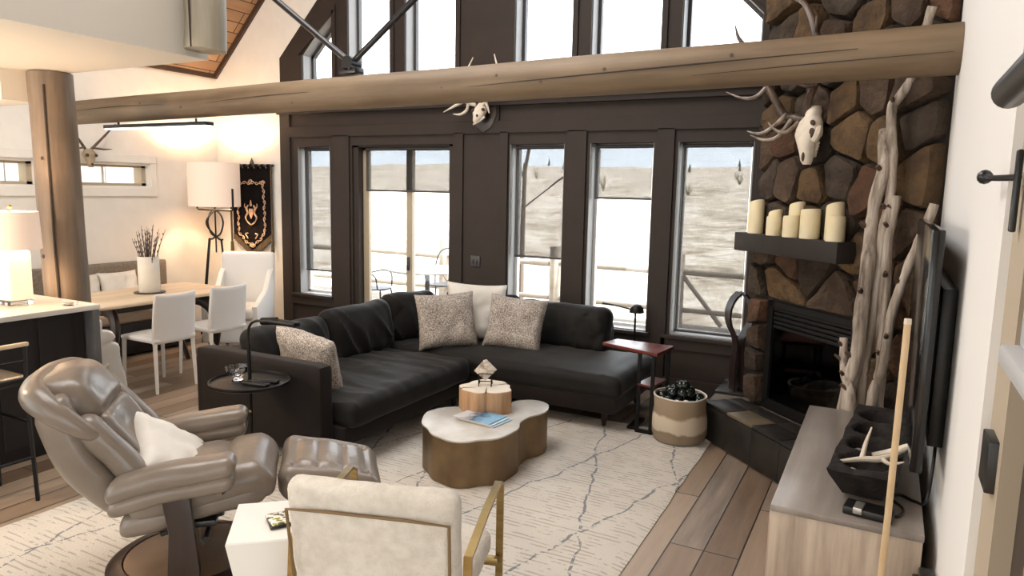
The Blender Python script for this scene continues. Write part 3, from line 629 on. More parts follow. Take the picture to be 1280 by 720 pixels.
# driftwood poles
def pole(lab, pts, rr, kn=0, mt=None):
    g = thing('driftwood_pole', lab, 'driftwood', FO, -pi/4, 'driftwood poles leaning by the fireplace'); m = MB()
    P = catmull([(s_, -d, z) for s_, d, z in pts], 8); n_ = len(P); P = [p+Vector((noise.noise(p*5+Vector((kn, 0, 0)))*.010, noise.noise(p*5+Vector((0, kn, 5)))*.006, 0)) for p in P]
    R_ = [rr[0]+(rr[1]-rr[0])*i/(n_-1)+noise.noise(P[i]*14)*.007 for i in range(n_)]
    m.tube(P, R_, 10); obj('stem', m, mt or M['driftwood'], g)
    for i in range(4, n_-3, max(5, n_//5)): obj('knot_stub', one('tube', [P[i]-Vector((0, .005, 0)), P[i]+Vector((random.uniform(-.04, .04), -R_[i]-.012, .03))], [R_[i]*.6, R_[i]*.3], 8), M['dark_trim'], g)
pole('stout pale driftwood pole, leftmost of the bundle beside the firebox', [(1.235, .30, .283), (1.252, .30, .643), (1.301, .30, .931), (1.284, .28, 1.187), (1.272, .26, 1.399), (1.24, .22, 1.694), (1.262, .2, 1.883), (1.201, .15, 2.103)], (.042, .030), 1)
pole('short broken driftwood stub at the foot of the pole bundle', [(1.335, .33, .283), (1.322, .34, .675), (1.257, .33, .79), (1.212, .31, .889), (1.19, .3, .986)], (.028, .022), 2)
pole('tallest driftwood pole, rising past the log beam toward the ceiling', [(1.3, .26, .283), (1.295, .25, .661), (1.297, .22, 1.101), (1.291, .2, 1.358), (1.294, .19, 1.57), (1.292, .17, 1.821), (1.223, .14, 2.197), (1.233, .12, 2.258), (1.302, .10, 2.372), (1.324, .09, 2.528), (1.385, .10, 2.698)], (.032, .022), 3)
pole('thin dark-barked driftwood pole at the back of the bundle', [(1.37, .2, .283), (1.368, .2, .725), (1.336, .19, 1.107), (1.315, .18, 1.53), (1.311, .17, 1.614), (1.321, .16, 1.76)], (.030, .024), 4)
pole('pale driftwood pole leaning right behind the television', [(1.355, .27, .283), (1.385, .26, .686), (1.425, .25, .897), (1.428, .22, 1.167), (1.468, .17, 1.461), (1.53, .13, 1.724)], (.028, .022), 5)

# ------------------------------------------------------------------ rug
m = MB(); t_ = bmesh.new(); nx, ny = 36, 50; G = {}
def rugp(a, b):
    xl = -3.86+.05*b; xr = -.94-.055*b; return Vector((xl+(xr-xl)*a+.012*noise.noise(Vector((b*14, a*3, 0))), 1.05+4.02*b+.02*noise.noise(Vector((a*9, 0, b*2))), 0))
for i in range(nx+1):
    for j in range(ny+1):
        p = rugp(i/nx, j/ny); e = min(i, nx-i, j, ny-j); p.z = (.006 if e == 0 else .02)+.004*noise.noise(p*5)*(e > 0); G[i, j] = t_.verts.new(p)
for i in range(nx):
    for j in range(ny): t_.faces.new((G[i, j], G[i+1, j], G[i+1, j+1], G[i, j+1]))
bd = [e for e in t_.edges if e.is_boundary]; ext = bmesh.ops.extrude_edge_only(t_, edges=bd)
for v in ext['geom']:
    if isinstance(v, bmesh.types.BMVert): v.co.z = .001
m.add(t_); tag(obj('area_rug', m, M['rug'], ang=60), 'cream wool rug with loose blue-grey diamond lines under the seating', 'rug')

# ------------------------------------------------------------------ sofa
g = thing('sectional_sofa', 'charcoal velvet L-shaped sectional sofa with chaise end by the windows', 'sofa')
m = MB(); m.prism([(-4.0, 3.28), (-2.86, 3.28), (-2.86, 4.76), (-1.64, 4.76), (-1.64, 5.72), (-4.0, 5.72)], .15, .275, .012); obj('base', m, M['velvet_base'], g)
m = MB(); m.soft(.55, .062, .285, .03, (-3.5, 3.23, .385), 12); obj('arm', m, M['velvet_base'], g)
m = MB(); m.soft(.08, 1.33, .26, .03, (-3.98, 4.5, .36), 12); m.soft(1.0, .07, .26, .03, (-3.05, 5.80, .36), 12); obj('back_frame', m, M['velvet_base'], g)
def ridge(p, fx, fy, sd, pw=3): return (1-abs(noise.noise(Vector((p.x*fx+sd, p.y*fy+sd, sd*.3))))*1.6)**pw if abs(noise.noise(Vector((p.x*fx+sd, p.y*fy+sd, sd*.3)))) < .6 else 0
def seamwr(seed): 
    def fn(p, a, b, c):
        if c > .2: p.z += .014*ridge(p+Vector((0, .05*sin(p.x*5), 0)), 1.2, 10, seed)-.010*ridge(p, 1.0, 8, seed+7)
        return p
    return fn
def seatw(seed):
    def fn(p, a, b, c):
        if c > .2: p.z += .008*ridge(p+Vector((.1*p.y, 0, 0)), 7, 1.5, seed)
        return p
    return fn
m = MB(); m.soft(.54, .70, .085, .06, (-3.34, 4.0, .345), 56, .03, .005, 7, 1, seamwr(2)); obj('seat_cushion', m, M['velvet'], g)
m = MB(); m.soft(1.13, .45, .085, .06, (-2.735, 5.19, .345), 50, .03, .004, 6, 5, seatw(8)); obj('seat_cushion', m, M['velvet'], g)
def cush(loc, w_, h_, th, rx, rz, seed):
    m = MB(); m.M = T(loc, rx=rx, rz=rz)
    def fn(p, a, b, c):
        p.z += (.022*ridge(p+Vector((.3*p.y, 0, 0)), 7, 2.2, seed)-.016*ridge(p, 5, 2.5, seed+4))*(1 if c > 0 else 0)*(1-.5*b); return p
    m.soft(w_/2, h_/2, th/2, min(.075, th/2.05), n=36, puff=.055, wr=.014, wf=5, seed=seed, fn=fn); return obj('back_cushion', m, M['velvet'], g)
cush((-3.74, 3.70, .585), .74, .40, .17, rad(75), rad(90), 1)
cush((-3.72, 4.45, .60), .76, .43, .17, rad(73), rad(90), 4)
cush((-3.70, 5.12, .62), .56, .44, .17, rad(76), rad(72), 9)
cush((-3.22, 5.56, .61), .76, .43, .17, rad(75), 0, 12)
cush((-2.42, 5.58, .595), .86, .40, .19, rad(77), 0, 17)
for x, y in ((-1.76, 4.88), (-1.76, 5.64), (-2.98, 4.72), (-3.9, 5.64), (-3.9, 3.36), (-2.98, 3.36)):
    m = MB(); m.tube([(x, y, .024 if (x > -3.5 and y < 5.1) else 0), (x, y, .155)], [.016, .034], 4); obj('leg', m, M['espresso'], g)
def tp(lab, loc, w_, h_, th, rx, rz, mt, seed, ry=0, group='throw pillows on the sofa', name='throw_pillow'):
    o = obj(name, one('pillow', w_, h_, th, 20, .007, seed), mt, ang=70); o.matrix_world = Matrix.Translation(loc) @ Matrix.Rotation(rz, 4, 'Z') @ Matrix.Rotation(rx, 4, 'X') @ Matrix.Rotation(ry, 4, 'Z')
    return tag(o, lab, 'pillow', group)
tp('speckled grey boucle pillow in the corner of the sofa, left of the plain white one', (-3.19, 4.93, .665), .50, .47, .16, rad(70), rad(42), M['speckle'], 3, rad(3))
tp('plain off-white pillow standing between two speckled pillows', (-3.10, 5.25, .70), .52, .50, .16, rad(76), rad(30), M['offwhite'], 6, rad(-3))
tp('speckled grey boucle pillow right of the white one, before the long back cushion', (-2.68, 5.19, .655), .50, .45, .16, rad(70), rad(12), M['speckle'], 8, rad(-4))
tp('speckled grey lumbar pillow leaning inside the near sofa arm', (-3.33, 3.48, .60), .56, .44, .15, rad(74), rad(172), M['speckle'], 11, rad(6))

# ------------------------------------------------------------------ tray table with reading lamp, bowl, remotes
g = thing('tray_lamp_table', 'black round tray table with built-in pharmacy lamp before the sofa arm', 'side table', (-3.27, 2.925, .0))
obj('base', one('lathe', [(.15, 0), (.15, .015), (.03, .022), (.014, .03)], 32), M['black_metal'], g)
obj('pole', one('tube', [(0, 0, .02), (0, 0, .83)], .011, 12), M['black_metal'], g)
m = MB(); m.lathe([(.001, .585), (.22, .585), (.228, .59), (.231, .605), (.223, .608), (.22, .597), (.001, .597)], 48); obj('tray', m, M['black_metal'], g)
m = MB(); m.tube([(0, 0, .82), (0, 0, .90), (.02, .003, .945), (.06, .008, .965), (.12, .015, .968)], .008, 10, 5); obj('neck', m, M['black_metal'], g)
m = MB(); m.tube([(.10, .012, .966), (.20, .03, .976)], .022, 14); m.box(.12, .36, .0, .06, .955, .985, .012); obj('lamp_head', m, M['black_metal'], g)
m = MB(); m.ball((0.012, -.012, .27), .011, 2); m.ball((.012, -.012, .10), .011, 2); m.ball((.012, -.012, .42), .009, 2); obj('brass_knob', m, M['brass_knob'], g)['label'] = 'small brass height knobs on the black pole'
m = MB(); m.lathe([(.036, 0), (.034, .008), (.018, .016), (.03, .028), (.058, .05), (.066, .085), (.062, .088), (.05, .055), (.02, .035), (.001, .033)], 24, wob=lambda a, z: 1+.06*cos(8*a)*(z > .02))
o = tag(obj('glass_bowl', m, M['crystal']), 'small scalloped crystal bowl on the black tray', 'bowl'); o.location = (-3.34, 2.90, .598)
for k, (x, y, a_, lab) in enumerate(((-3.175, 2.95, .35, 'black remote control on the tray, nearer the sofa arm'), (-3.17, 2.88, .15, 'black remote control on the tray, nearer the ottoman'))):
    g = thing('remote_control', lab, 'remote control', (x, y, .598), a_, 'remote controls on the tray')
    obj('case', one('box', -.085, .085, -.022, .022, 0, .018, .005), M['black'], g)
    m = MB()
    for i in range(6):
        for j in (-1, 0, 1): m.box(-.06+i*.022-.006, -.06+i*.022+.006, j*.012-.004, j*.012+.004, .018, .020)
    obj('buttons', m, M['steel'], g, smooth=False)

# ------------------------------------------------------------------ recliner (local +x forward)
RZ = rad(44)
g = thing('recliner_chair', 'taupe leather swivel recliner on round dark wood base, left foreground', 'recliner', (-2.72, 2.06, 0.024), RZ)
m = MB(); m.lathe([(.33, 0), (.345, .012), (.345, .03), (.325, .045), (.28, .052), (.275, .046), (.27, .0)], 56); obj('base_ring', m, M['espresso'], g)
m = MB(); m.lathe([(.275, .028), (.272, .05), (.20, .062), (.06, .075), (.045, .10), (.045, .26), (.001, .27)], 48); obj('base_plate', m, M['base_plate'], g)
m = MB(); m.box(-.14, .14, -.2, .2, .25, .28, .008); m.tube([(.1, -.25, .22), (.1, .25, .22)], .012, 8); m.tube([(-.1, -.1, .2), (.16, -.12, .28)], .016, 8); obj('mechanism', m, M['steel'], g)
for s_ in (-1, 1):
    m = MB(); m.M = T((0, s_*.31, 0)); m.prism([(-.045, .06), (.075, .06), (.085, .12), (.05, .52), (-.06, .52), (-.03, .3)], -.022, .022, .008, axis='Y'); obj('side_support', m, M['espresso'], g)
    # padded arm
    m = MB()
    def armf(p, a, b, c):
        p.z += .2*(p.x+.2)*.62; p.z -= .02*max(0, -a)**2; return p
    m.soft(.24, .075, .043, .042, (0.0, s_*.335, .525), 20, .012, .006, 7, 3+s_, armf)
    am = obj('armrest', m, M['leather'], g)
    m = MB(); m.soft(.235, .078, .036, .034, (0.0, s_*.335, .468), 20, 0, .006, 8, 8+s_, armf); obj('arm_underpad', m, M['leather'], am)
m = MB()
def seatf(p, a, b, c):
    p.z += .045*a-.05*max(0, a-.72)*3; p.z -= .018*math.exp(-((a-.25)/.07)**2)*(c > 0)*1.3; return p
m.soft(.30, .255, .078, .072, (.09, 0, .415), 24, .03, .008, 6, 4, seatf); seat = obj('seat_cushion', m, M['leather'], g)
m = MB(); m.soft(.30, .245, .05, .045, (.06, 0, .345), 16, 0, .012, 7, 2, lambda p, a, b, c: Vector((p.x, p.y, p.z+.06*a))); obj('seat_underside', m, M['leather'], seat)
# back: tilted frame, local u up the back; built along z then tilted
BT = T((-.12, 0, .43), ry=rad(-33)) @ Matrix.Diagonal((.92, .92, .84, 1))
def backf(p, a, b, c):
    k = c*.5+.5; p.x -= .07*sin(k*pi*.9)-.02; p.x += .10*max(0, k-.7)**1.5*3*0; return p
m = MB(); m.M = BT
def shell(p, a, b, c):
    k = (c+1)/2; p.y *= .82+.22*sin(min(1, k*1.25)*pi/2); p.x += -.05*sin(k*pi)+.05*k*k+.05*(b*b); return p
m.soft(.085, .335, .345, .08, (-.115, 0, .315), 24, 0, .005, 5, 3, shell); back = obj('back_shell', m, M['leather'], g)
def inner(off):
    def fn(p, a, b, c): p.x += .045*b*b; return p
    return fn
m = MB(); m.M = BT; m.soft(.055, .20, .105, .05, (.0, 0, .085), 16, 0, .012, 8, 2, inner(0)); obj('lumbar_cushion', m, M['leather'], back)
m = MB(); m.M = BT; m.soft(.06, .20, .15, .055, (-.012, 0, .32), 18, 0, .013, 8, 6, inner(0)); obj('mid_back_cushion', m, M['leather'], back)
m = MB(); m.M = BT; m.soft(.085, .255, .155, .083, (.0, 0, .60), 22, 0, .012, 7, 9, lambda p, a, b, c: Vector((p.x-.025*b*b-.07*max(0, c)**2, p.y*(1-.12*max(0, -c)), p.z-.02*b*b))); obj('headrest_cushion', m, M['leather'], back)
for s_ in (-1, 1):
    m = MB(); m.M = BT; m.soft(.062, .065, .27, .055, (.02, s_*.255, .235), 16, 0, .01, 8, 4+s_, lambda p, a, b, c: Vector((p.x-.03*max(0, c), p.y, p.z))); obj('side_bolster', m, M['leather'], back)
m = MB(); m.M = BT; m.tube([(.03, -.285, .36), (.0, -.315, .46), (-.035, -.32, .58), (-.075, -.27, .685), (-.10, -.15, .725), (-.105, 0, .735), (-.10, .15, .725), (-.075, .27, .685), (-.035, .32, .58), (.0, .315, .46), (.03, .285, .36)], [.02, .042, .054, .06, .058, .055, .058, .06, .054, .042, .02], 16, 6); obj('collar_roll', m, M['leather'], back)
tp('white square pillow lying on the leather recliner seat', (-2.77, 2.03, .53), .43, .40, .14, rad(42), RZ+rad(84), M['offwhite'], 21, rad(28), None)
# ottoman
g = thing('footstool', 'taupe leather footstool with tufted panels in front of the recliner', 'ottoman', (-2.34, 2.58, .024), RZ+rad(-2))
m = MB()
def ottf(p, a, b, c):
    if c > 0:
        for q in (-.22, .22): p.z -= .014*math.exp(-((a-q)/.06)**2)*(abs(b) < .70)
        p.z -= .016*math.exp(-((abs(b)-.68)/.08)**2)*(abs(a) < .72); p.z -= .014*math.exp(-((abs(a)-.70)/.08)**2)*(abs(b) < .7)
    p.z += -.05*a; p.y *= 1-.08*max(0, a); return p
m.soft(.235, .265, .085, .07, (0, 0, .33), 28, .03, .006, 7, 7, ottf); obj('cushion', m, M['leather'], g)
m = MB(); m.lathe([(.20, 0), (.20, .025), (.05, .05), (.035, .2), (.10, .24), (.001, .245)], 36); obj('swivel_base', m, M['espresso'], g)

# ------------------------------------------------------------------ coffee table and what stands on it
CT = [(-2.529, 3.645), (-2.46, 3.53), (-2.376, 3.467), (-2.30, 3.40), (-2.224, 3.375), (-2.15, 3.355), (-2.088, 3.365), (-2.04, 3.40), (-2.003, 3.455), (-1.94, 3.51), (-1.905, 3.60), (-1.90, 3.754), (-1.94, 3.85), (-1.948, 3.93), (-1.942, 4.0), (-1.905, 4.09), (-1.905, 4.19), (-1.95, 4.29), (-2.02, 4.335), (-2.10, 4.33), (-2.165, 4.27), (-2.195, 4.17), (-2.20, 4.08), (-2.25, 4.0), (-2.34, 3.96), (-2.45, 3.93), (-2.53, 3.85), (-2.56, 3.74)]
cen = Vector((-2.2, 3.8, 0)); P = [p-cen for p in catmull([(x, y, 0) for x, y in CT]+[(CT[0][0], CT[0][1], 0)], 4)[:-1]]
g = thing('coffee_table', 'low cloud-shaped bronze drum coffee table at the rug centre', 'coffee table', (-2.2, 3.8, .024))
obj('drum_body', one('prism', [(p.x*.985, p.y*.985) for p in P], 0, .275), M['bronze'], g, ang=25)
obj('table_top', one('prism', [(p.x, p.y) for p in P], .275, .286, .002), M['tabletop_silver'], g, ang=25)
g = thing('wood_slab_stump', 'round cut log slab with pale top and split bark sides on the coffee table', 'wood slab', (-2.27, 4.0, .31))
SP = []
for k in range(48):
    a = 2*pi*k/48; q = 1+.07*cos(3*a+.5)+.05*cos(5*a+1)+.03*cos(9*a); ck = min(abs(((a-c_+pi) % (2*pi))-pi) for c_ in (.95, 3.9, 5.2)); q *= 1-.22*max(0, 1-ck/.06); SP.append((.168*q*cos(a), .168*q*sin(a)))
obj('log_side', one('prism', SP, 0, .145, .003), M['stump_side'], g, ang=30)
obj('cut_face', one('prism', [(x*.985, y*.985) for x, y in SP], .145, .149), M['stump_top'], g, ang=30)
m = MB()
for a, r1 in ((.95, .05), (3.9, .07), (5.2, .03)): m.tube([(.16*cos(a), .16*sin(a), .1495), (r1*cos(a+.1), r1*sin(a+.1), .1495)], [.006, .001], 6, flat=(1, .3, (1, 0, 0)))
obj('split', m, M['crack'], g)
g = thing('card_stand', 'small black wire easel holding coasters on the log slab', 'holder', (-2.29, 4.02, .459), rad(25))
m = MB()
for s_ in (-1, 1): m.tube([(s_*.042, -.04, 0), (s_*.042, -.035, .02), (s_*.042, -.03, .085)], .0035, 6); m.tube([(s_*.042, .04, 0), (s_*.042, .03, .03), (s_*.042, -.03, .03)], .0035, 6)
m.tube([(-.042, -.032, .035), (.042, -.032, .035)], .0035, 6); m.tube([(-.042, -.03, .085), (.042, -.03, .085)], .0035, 6); obj('wire_frame', m, M['black_metal'], g)
t = NT('stone_coaster'); v = t.coord(); t.bsdf(t.ramp(t.noise(v, 22, 5), [(.4, lin('#8e7a68')), (.52, lin('#cfc4b6')), (.65, lin('#e2dbd1'))]), .5)
for k in range(3):
    o = obj('marble_coaster', one('box', -.05, .05, -.004, .004, -.05, .05, .002), t.m); o.matrix_world = Matrix.Translation((-2.29, 4.02, .459)) @ T((0, -.012+k*.011, .105), rz=0) @ Matrix.Rotation(rad(25), 4, 'Z') @ Matrix.Rotation(rad(40+k*2), 4, 'Y')
    tag(o, ['square veined stone coaster tilted at the front of the wire easel', 'square veined stone coaster in the middle of the easel', 'square veined stone coaster at the back of the easel'][k], 'coaster', 'stone coasters in the wire easel')
def cover(name, a, b, c_):
    t = NT(name); v = t.coord(); sp = t.n('SeparateXYZ'); t.l(v, sp.inputs[0])
    k = t.math('ADD', t.math('MULTIPLY', sp.outputs['X'], 3.2), t.math('ADD', t.math('MULTIPLY', t.noise(v, 16, 4), .6), .2)); t.bsdf(t.ramp(k, [(.2, lin(a)), (.45, lin(b)), (.75, lin(c_))]), .25); return t.m
for k, (dx, dy, a_, cols, lab) in enumerate(((.035, .01, .02, ('#2a4a6b', '#5f8db5', '#a8c9df'), 'blue magazine at the bottom of the fanned pile on the coffee table'), (.018, .004, .035, ('#31465c', '#6f9cc0', '#c3dbe8'), 'blue magazine in the middle of the fanned pile'), (0, 0, .05, ('#c3c5c9', '#3f5872', '#7fb0d2'), 'topmost magazine of the pile, grey rocks and blue water cover'))):
    g = thing('magazine', lab, 'magazine', (-2.185+dx, 3.775+dy, .3105+k*.0075), rad(-8)+a_, 'magazines on the coffee table')
    obj('pages', one('box', -.135, .135, -.098, .098, 0, .005), M['offwhite'], g, smooth=False); obj('cover', one('box', -.137, .137, -.1, .1, .005, .0065), cover('magazine_cover_%s' % 'abc'[k], *cols), g, smooth=False)

# ------------------------------------------------------------------ boucle armchair (local +y forward)
g = thing('boucle_armchair', 'cream boucle armchair with flat brass frame, seen from behind', 'armchair', (-1.46, 1.97, .024), rad(17))
m = MB(); m.M = T((0, -.26, .56), rx=rad(8))
m.soft(.29, .045, .235, .04, (0, 0, 0), 22, 0, .006, 12, 3, lambda p, a, b, c: Vector((p.x*(1-.04*(1-c)/2), p.y+.02*a*a, p.z+.008*(1-a*a)*c)))
bk = obj('backrest', m, M['boucle'], g)
m = MB(); m.M = T((0, -.26, .56), rx=rad(8)); yb = -.048
m.tube([(-.262, yb+.0, -.2), (-.268, yb+.003, .155), (-.13, yb-.004, .165), (.13, yb-.004, .165), (.268, yb+.003, .155), (.262, yb, -.2)], .0055, 8); obj('back_piping', m, mat('brown_piping', '#6d5533', None, .6), bk)
m = MB(); m.soft(.275, .27, .06, .05, (0, .03, .36), 18, .02, .006, 12, 5); obj('seat_cushion', m, M['boucle'], g)
for s_ in (-1, 1):
    X = s_*.303
    m = MB(); m.tube([(X, .29, 0), (X, .29, .40), (X, .285, .595), (X, .25, .615), (X, .05, .60), (X, -.22, .555)], .016, 4, 0, flat=(.5, 1.25, (0, 1, 0))); obj('arm_frame', m, M['brass'], g)
    m = MB(); m.tube([(X, -.22, .56), (X, -.28, 0)], .016, 4, flat=(.5, 1.25, (0, 1, 0))); obj('rear_leg', m, M['brass'], g)
m = MB(); m.box(-.303, .303, .25, .28, .27, .30, .004); m.box(-.303, .303, -.25, -.22, .27, .30, .004); obj('crossbar', m, M['brass'], g)
# white tapered side table
g = thing('white_side_table', 'white block side table tapering to the floor between recliner and armchair', 'side table', (-1.95, 1.86, .024), rad(-49))
m = MB(); t_ = bmesh.new(); vs = []
for z, k in ((0, .58), (.30, .84), (.455, .985), (.47, 1.0), (.476, .985)): vs.append([t_.verts.new((a*.165*k, b*.165*k, z)) for a, b in ((-1, -1), (1, -1), (1, 1), (-1, 1))])
for a, b in zip(vs, vs[1:]):
    for i in range(4): t_.faces.new((a[i], a[(i+1) % 4], b[(i+1) % 4], b[i]))
t_.faces.new(vs[0][::-1]); t_.faces.new(vs[-1]); m.add(t_); obj('block', m, M['white_gloss'], g, ang=20)
t = NT('patterned_tile'); v = t.coord(); t.bsdf(t.ramp(t.noise(v, 26, 3, .7), [(.40, lin('#2f2d2c')), (.46, lin('#cfcabf')), (.56, lin('#e5e1da')), (.60, lin('#a9a648')), (.66, lin('#3a3838'))]), .25)
for k in range(3):
    o = obj('patterned_coaster', one('box', -.05, .05, -.05, .05, 0, .007, .002), t.m if k == 2 else M['black']); o.location = (-1.92, 1.85, .5005+k*.0075); o.rotation_euler = (0, 0, rad(-35+k*4))
    tag(o, ['black-edged coaster at the bottom of the stack on the white side table', 'black-edged coaster in the middle of the stack on the white side table', 'black and white patterned coaster on top of the stack'][k], 'coaster', 'coasters on the white side table')

# ------------------------------------------------------------------ C-table, lamp behind it, basket
g = thing('c_table', 'narrow red-topped C table with black legs over the chaise end', 'side table', (-1.59, 5.03, 0))
obj('table_top', one('prism', [(-.25, -.02), (.215, -.17), (.25, .15), (-.20, .17)], .60, .625, .003), M['red_wood'], g)
for x, y in ((.07, -.10), (.185, -.145), (.22, .12)): obj('leg', one('box', x-.012, x+.012, y-.012, y+.012, .0, .60), M['black_metal'], g, smooth=False)
m = MB(); m.box(.07, .2, -.155, -.135, .02, .045); m.box(.19, .22, -.14, .12, .02, .045); m.box(.0, .06, -.12, .12, .024, .045); obj('foot', m, M['black_metal'], g, smooth=False)
obj('lower_shelf', one('prism', [(.06, -.11), (.185, -.15), (.22, .12), (.09, .13)], .36, .375), M['red_wood'], g)
g = thing('window_reading_lamp', 'black pharmacy reading lamp standing behind the chaise at the window', 'lamp', (-1.9, 5.97, 0))
obj('base', one('lathe', [(.1, 0), (.1, .012), (.02, .02), (.001, .022)], 24), M['black_metal'], g); obj('pole', one('tube', [(0, 0, .01), (0, 0, .70), (.012, 0, .76)], .009, 10), M['black_metal'], g)
m = MB(); m.lathe([(.001, .075), (.03, .07), (.058, .04), (.066, .0), (.06, .0), (.05, .03), (.001, .06)], 24, (.01, 0, .71)); obj('lamp_shade', m, M['black_metal'], g)
m = MB(); m.tube([(-.05, 0, .735), (-.18, 0, .755), (-.31, 0, .765)], .008, 8, 4); obj('arm', m, M['black_metal'], g)
g = thing('felt_basket', 'banded felt basket full of dark ornaments beside the chaise', 'basket', (-1.205, 4.90, .02))
m = MB(); m.lathe([(.14, 0), (.175, .01), (.192, .06), (.19, .16), (.178, .25), (.183, .315), (.18, .325), (.172, .32), (.168, .25), (.178, .15), (.17, .05), (.001, .03)], 40, wob=lambda a, z: 1+.012*sin(3*a+z*12)+.01*sin(7*a)); obj('felt_body', m, M['basket'], g)
m = MB(); m.lathe([(.178, .318), (.186, .322), (.184, .329), (.174, .326)], 40, wob=lambda a, z: 1+.012*sin(3*a+3.9)+.01*sin(7*a), cap=False); obj('rim_lining', m, M['offwhite'], g)
RB = random.Random(4); k = 0
for ring, n_, z in ((.128, 10, .285), (.07, 7, .34), (.0, 2, .385)):
    for i in range(n_):
        a = 2*pi*i/n_+ring*9; q = .041+RB.uniform(-.004, .004)
        o = obj('ornament', one('ball', (0, 0, 0), q, 2), M['ornament']); o.location = (-1.205+ring*cos(a)+RB.uniform(-.008, .008)+(.03*i if ring == 0 else 0), 4.90+ring*sin(a)+RB.uniform(-.008, .008), .02+z+RB.uniform(-.005, .012))
        tag(o, 'glossy black ball ornament in the felt basket heap', 'ornament', 'black ornaments in the basket')
for k, (x, y) in enumerate(((.05, -.135), (.10, -.115))):
    o = obj('white_ball', one('ball', (0, 0, 0), .034-.006*k, 2), M['offwhite']); o.location = (-1.205+x-.03, 4.90+y+.0, .02+.295); tag(o, ['larger white ball at the front rim of the felt basket', 'smaller white ball at the front rim of the felt basket'][k], 'ornament', 'white balls in the basket')

# ------------------------------------------------------------------ console, TV and things on it
g = thing('media_console', 'long low wooden media console with grey top along the right wall', 'console', (-.055, 3.39, 0))
m = MB(); m.box(-.245, .245, -.715, .715, .05, .595, .003); m.box(-.22, .22, -.69, .69, 0, .05); obj('cabinet_body', m, M['console'], g)
obj('console_top', one('box', -.248, .248, -.72, .72, .595, .62, .003), M['console_top'], g)
m = MB()
for k in range(3): m.box(-.252, -.245, -.70+k*.47, -.70+k*.47+.46, .07, .58, .003)
obj('door', m, M['console'], g)
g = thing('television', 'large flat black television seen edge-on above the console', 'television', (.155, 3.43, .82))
m = MB(); m.box(-.025, .012, -.72, .72, 0, .83, .006); obj('screen_panel', m, M['tv'], g); m = MB(); m.box(.012, .035, -.5, .5, .15, .6, .01); m.box(.03, .078, -.55, .5, .05, .62, .004); obj('bracket_shade_block', m, M['black'], g)  # bracket enlarged into a black block standing in for shade behind the screen
# dough-bowl plank with hollows
g = thing('carved_trough', 'charred wooden trough with four oval hollows on the console', 'bowl', (.02, 3.30, .62), rad(-4))
m = MB(); t_ = bmesh.new(); nx, ny = 26, 60; G = {}; hl = [(-.33, .10), (-.11, .10), (.11, .10), (.33, .095)]
for i in range(nx+1):
    for j in range(ny+1):
        x = -.118+.236*i/nx; y = -.5+1.0*j/ny; edge = abs(y)/.5
        wx = 1-.18*max(0, edge-.75)/.25*0+.05*noise.noise(Vector((y*6, 0, 0))); z = .125+.006*noise.noise(Vector((x*20, y*20, 0)))
        for hy, hr in hl:
            d = math.hypot((x)/.095, (y-hy)/hr)
            if d < 1: z -= .07*(1-d**4)
        G[i, j] = t_.verts.new((x*wx, y*(1+.03*noise.noise(Vector((x*12, j // 59, 2)))), z))
for i in range(nx):
    for j in range(ny): t_.faces.new((G[i, j], G[i+1, j], G[i+1, j+1], G[i, j+1]))
bd = [e for e in t_.edges if e.is_boundary]
for dz, kk in ((-.035, .97), (-.115, .58)):
    ex = bmesh.ops.extrude_edge_only(t_, edges=bd); nv = [v for v in ex['geom'] if isinstance(v, bmesh.types.BMVert)]
    for v in nv: v.co.z = .125+dz; v.co.x *= kk; v.co.y *= (1 if kk == 1 else .9)
    bd = [e for e in ex['geom'] if isinstance(e, bmesh.types.BMEdge)]
bmesh.ops.contextual_create(t_, geom=bd); m.add(t_); obj('trough_body', m, M['plank_bowl'], g, ang=50)
def bit(name, lab, cat, mb, mt, loc, rz=0, group=None): 
    o = obj(name, mb, mt); o.location = loc; o.rotation_euler = (0, 0, rz); return tag(o, lab, cat, group)
m = MB(); m.tube([(-.11, -.03, .0), (-.02, 0, .01), (.05, .0, .02), (.14, .05, .05)], [.006, .011, .013, .006], 8, 4); m.tube([(-.02, 0, .01), (-.0, .05, .06), (.02, .07, .12)], [.01, .008, .003], 8, 4); m.tube([(.05, 0, .02), (.07, -.05, .02), (.11, -.07, .04)], [.01, .007, .003], 8, 4)
bit('shed_antler', 'small forked pale antler lying across the front hollows of the trough', 'antler', m, M['antler_tip'], (-.0, 2.99, .735), .2)
m = MB(); m.tube([(0, 0, 0), (.05, .03, .02), (.10, .05, .05), (.13, .05, .075)], [.016, .015, .012, .005], 8, 4); bit('horn_tip', 'smooth pale horn resting on the right rim of the trough', 'horn', m, M['bone'], (.02, 3.04, .745), -.2)
m = MB(); m.ball((0, 0, 0), .03, 3, (1.1, .9, .7), .2, 2); bit('pebble', 'grey round stone in the second hollow of the trough', 'stone', m, mat('grey_pebble', '#77736f', None, .6), (-.03, 3.19, .70))
m = MB(); m.ball((0, 0, 0), .022, 3, (1.5, .8, .7), .2, 2); bit('pebble', 'white stone in the nearest hollow of the trough', 'stone', m, M['bone'], (-.06, 2.97, .695))
m = MB(); m.ball((0, 0, 0), .02, 3, (1.2, .9, .8), .2, 2); bit('pebble', 'pale stone in the farthest hollow of the trough', 'stone', m, M['bone'], (.03, 3.62, .69))
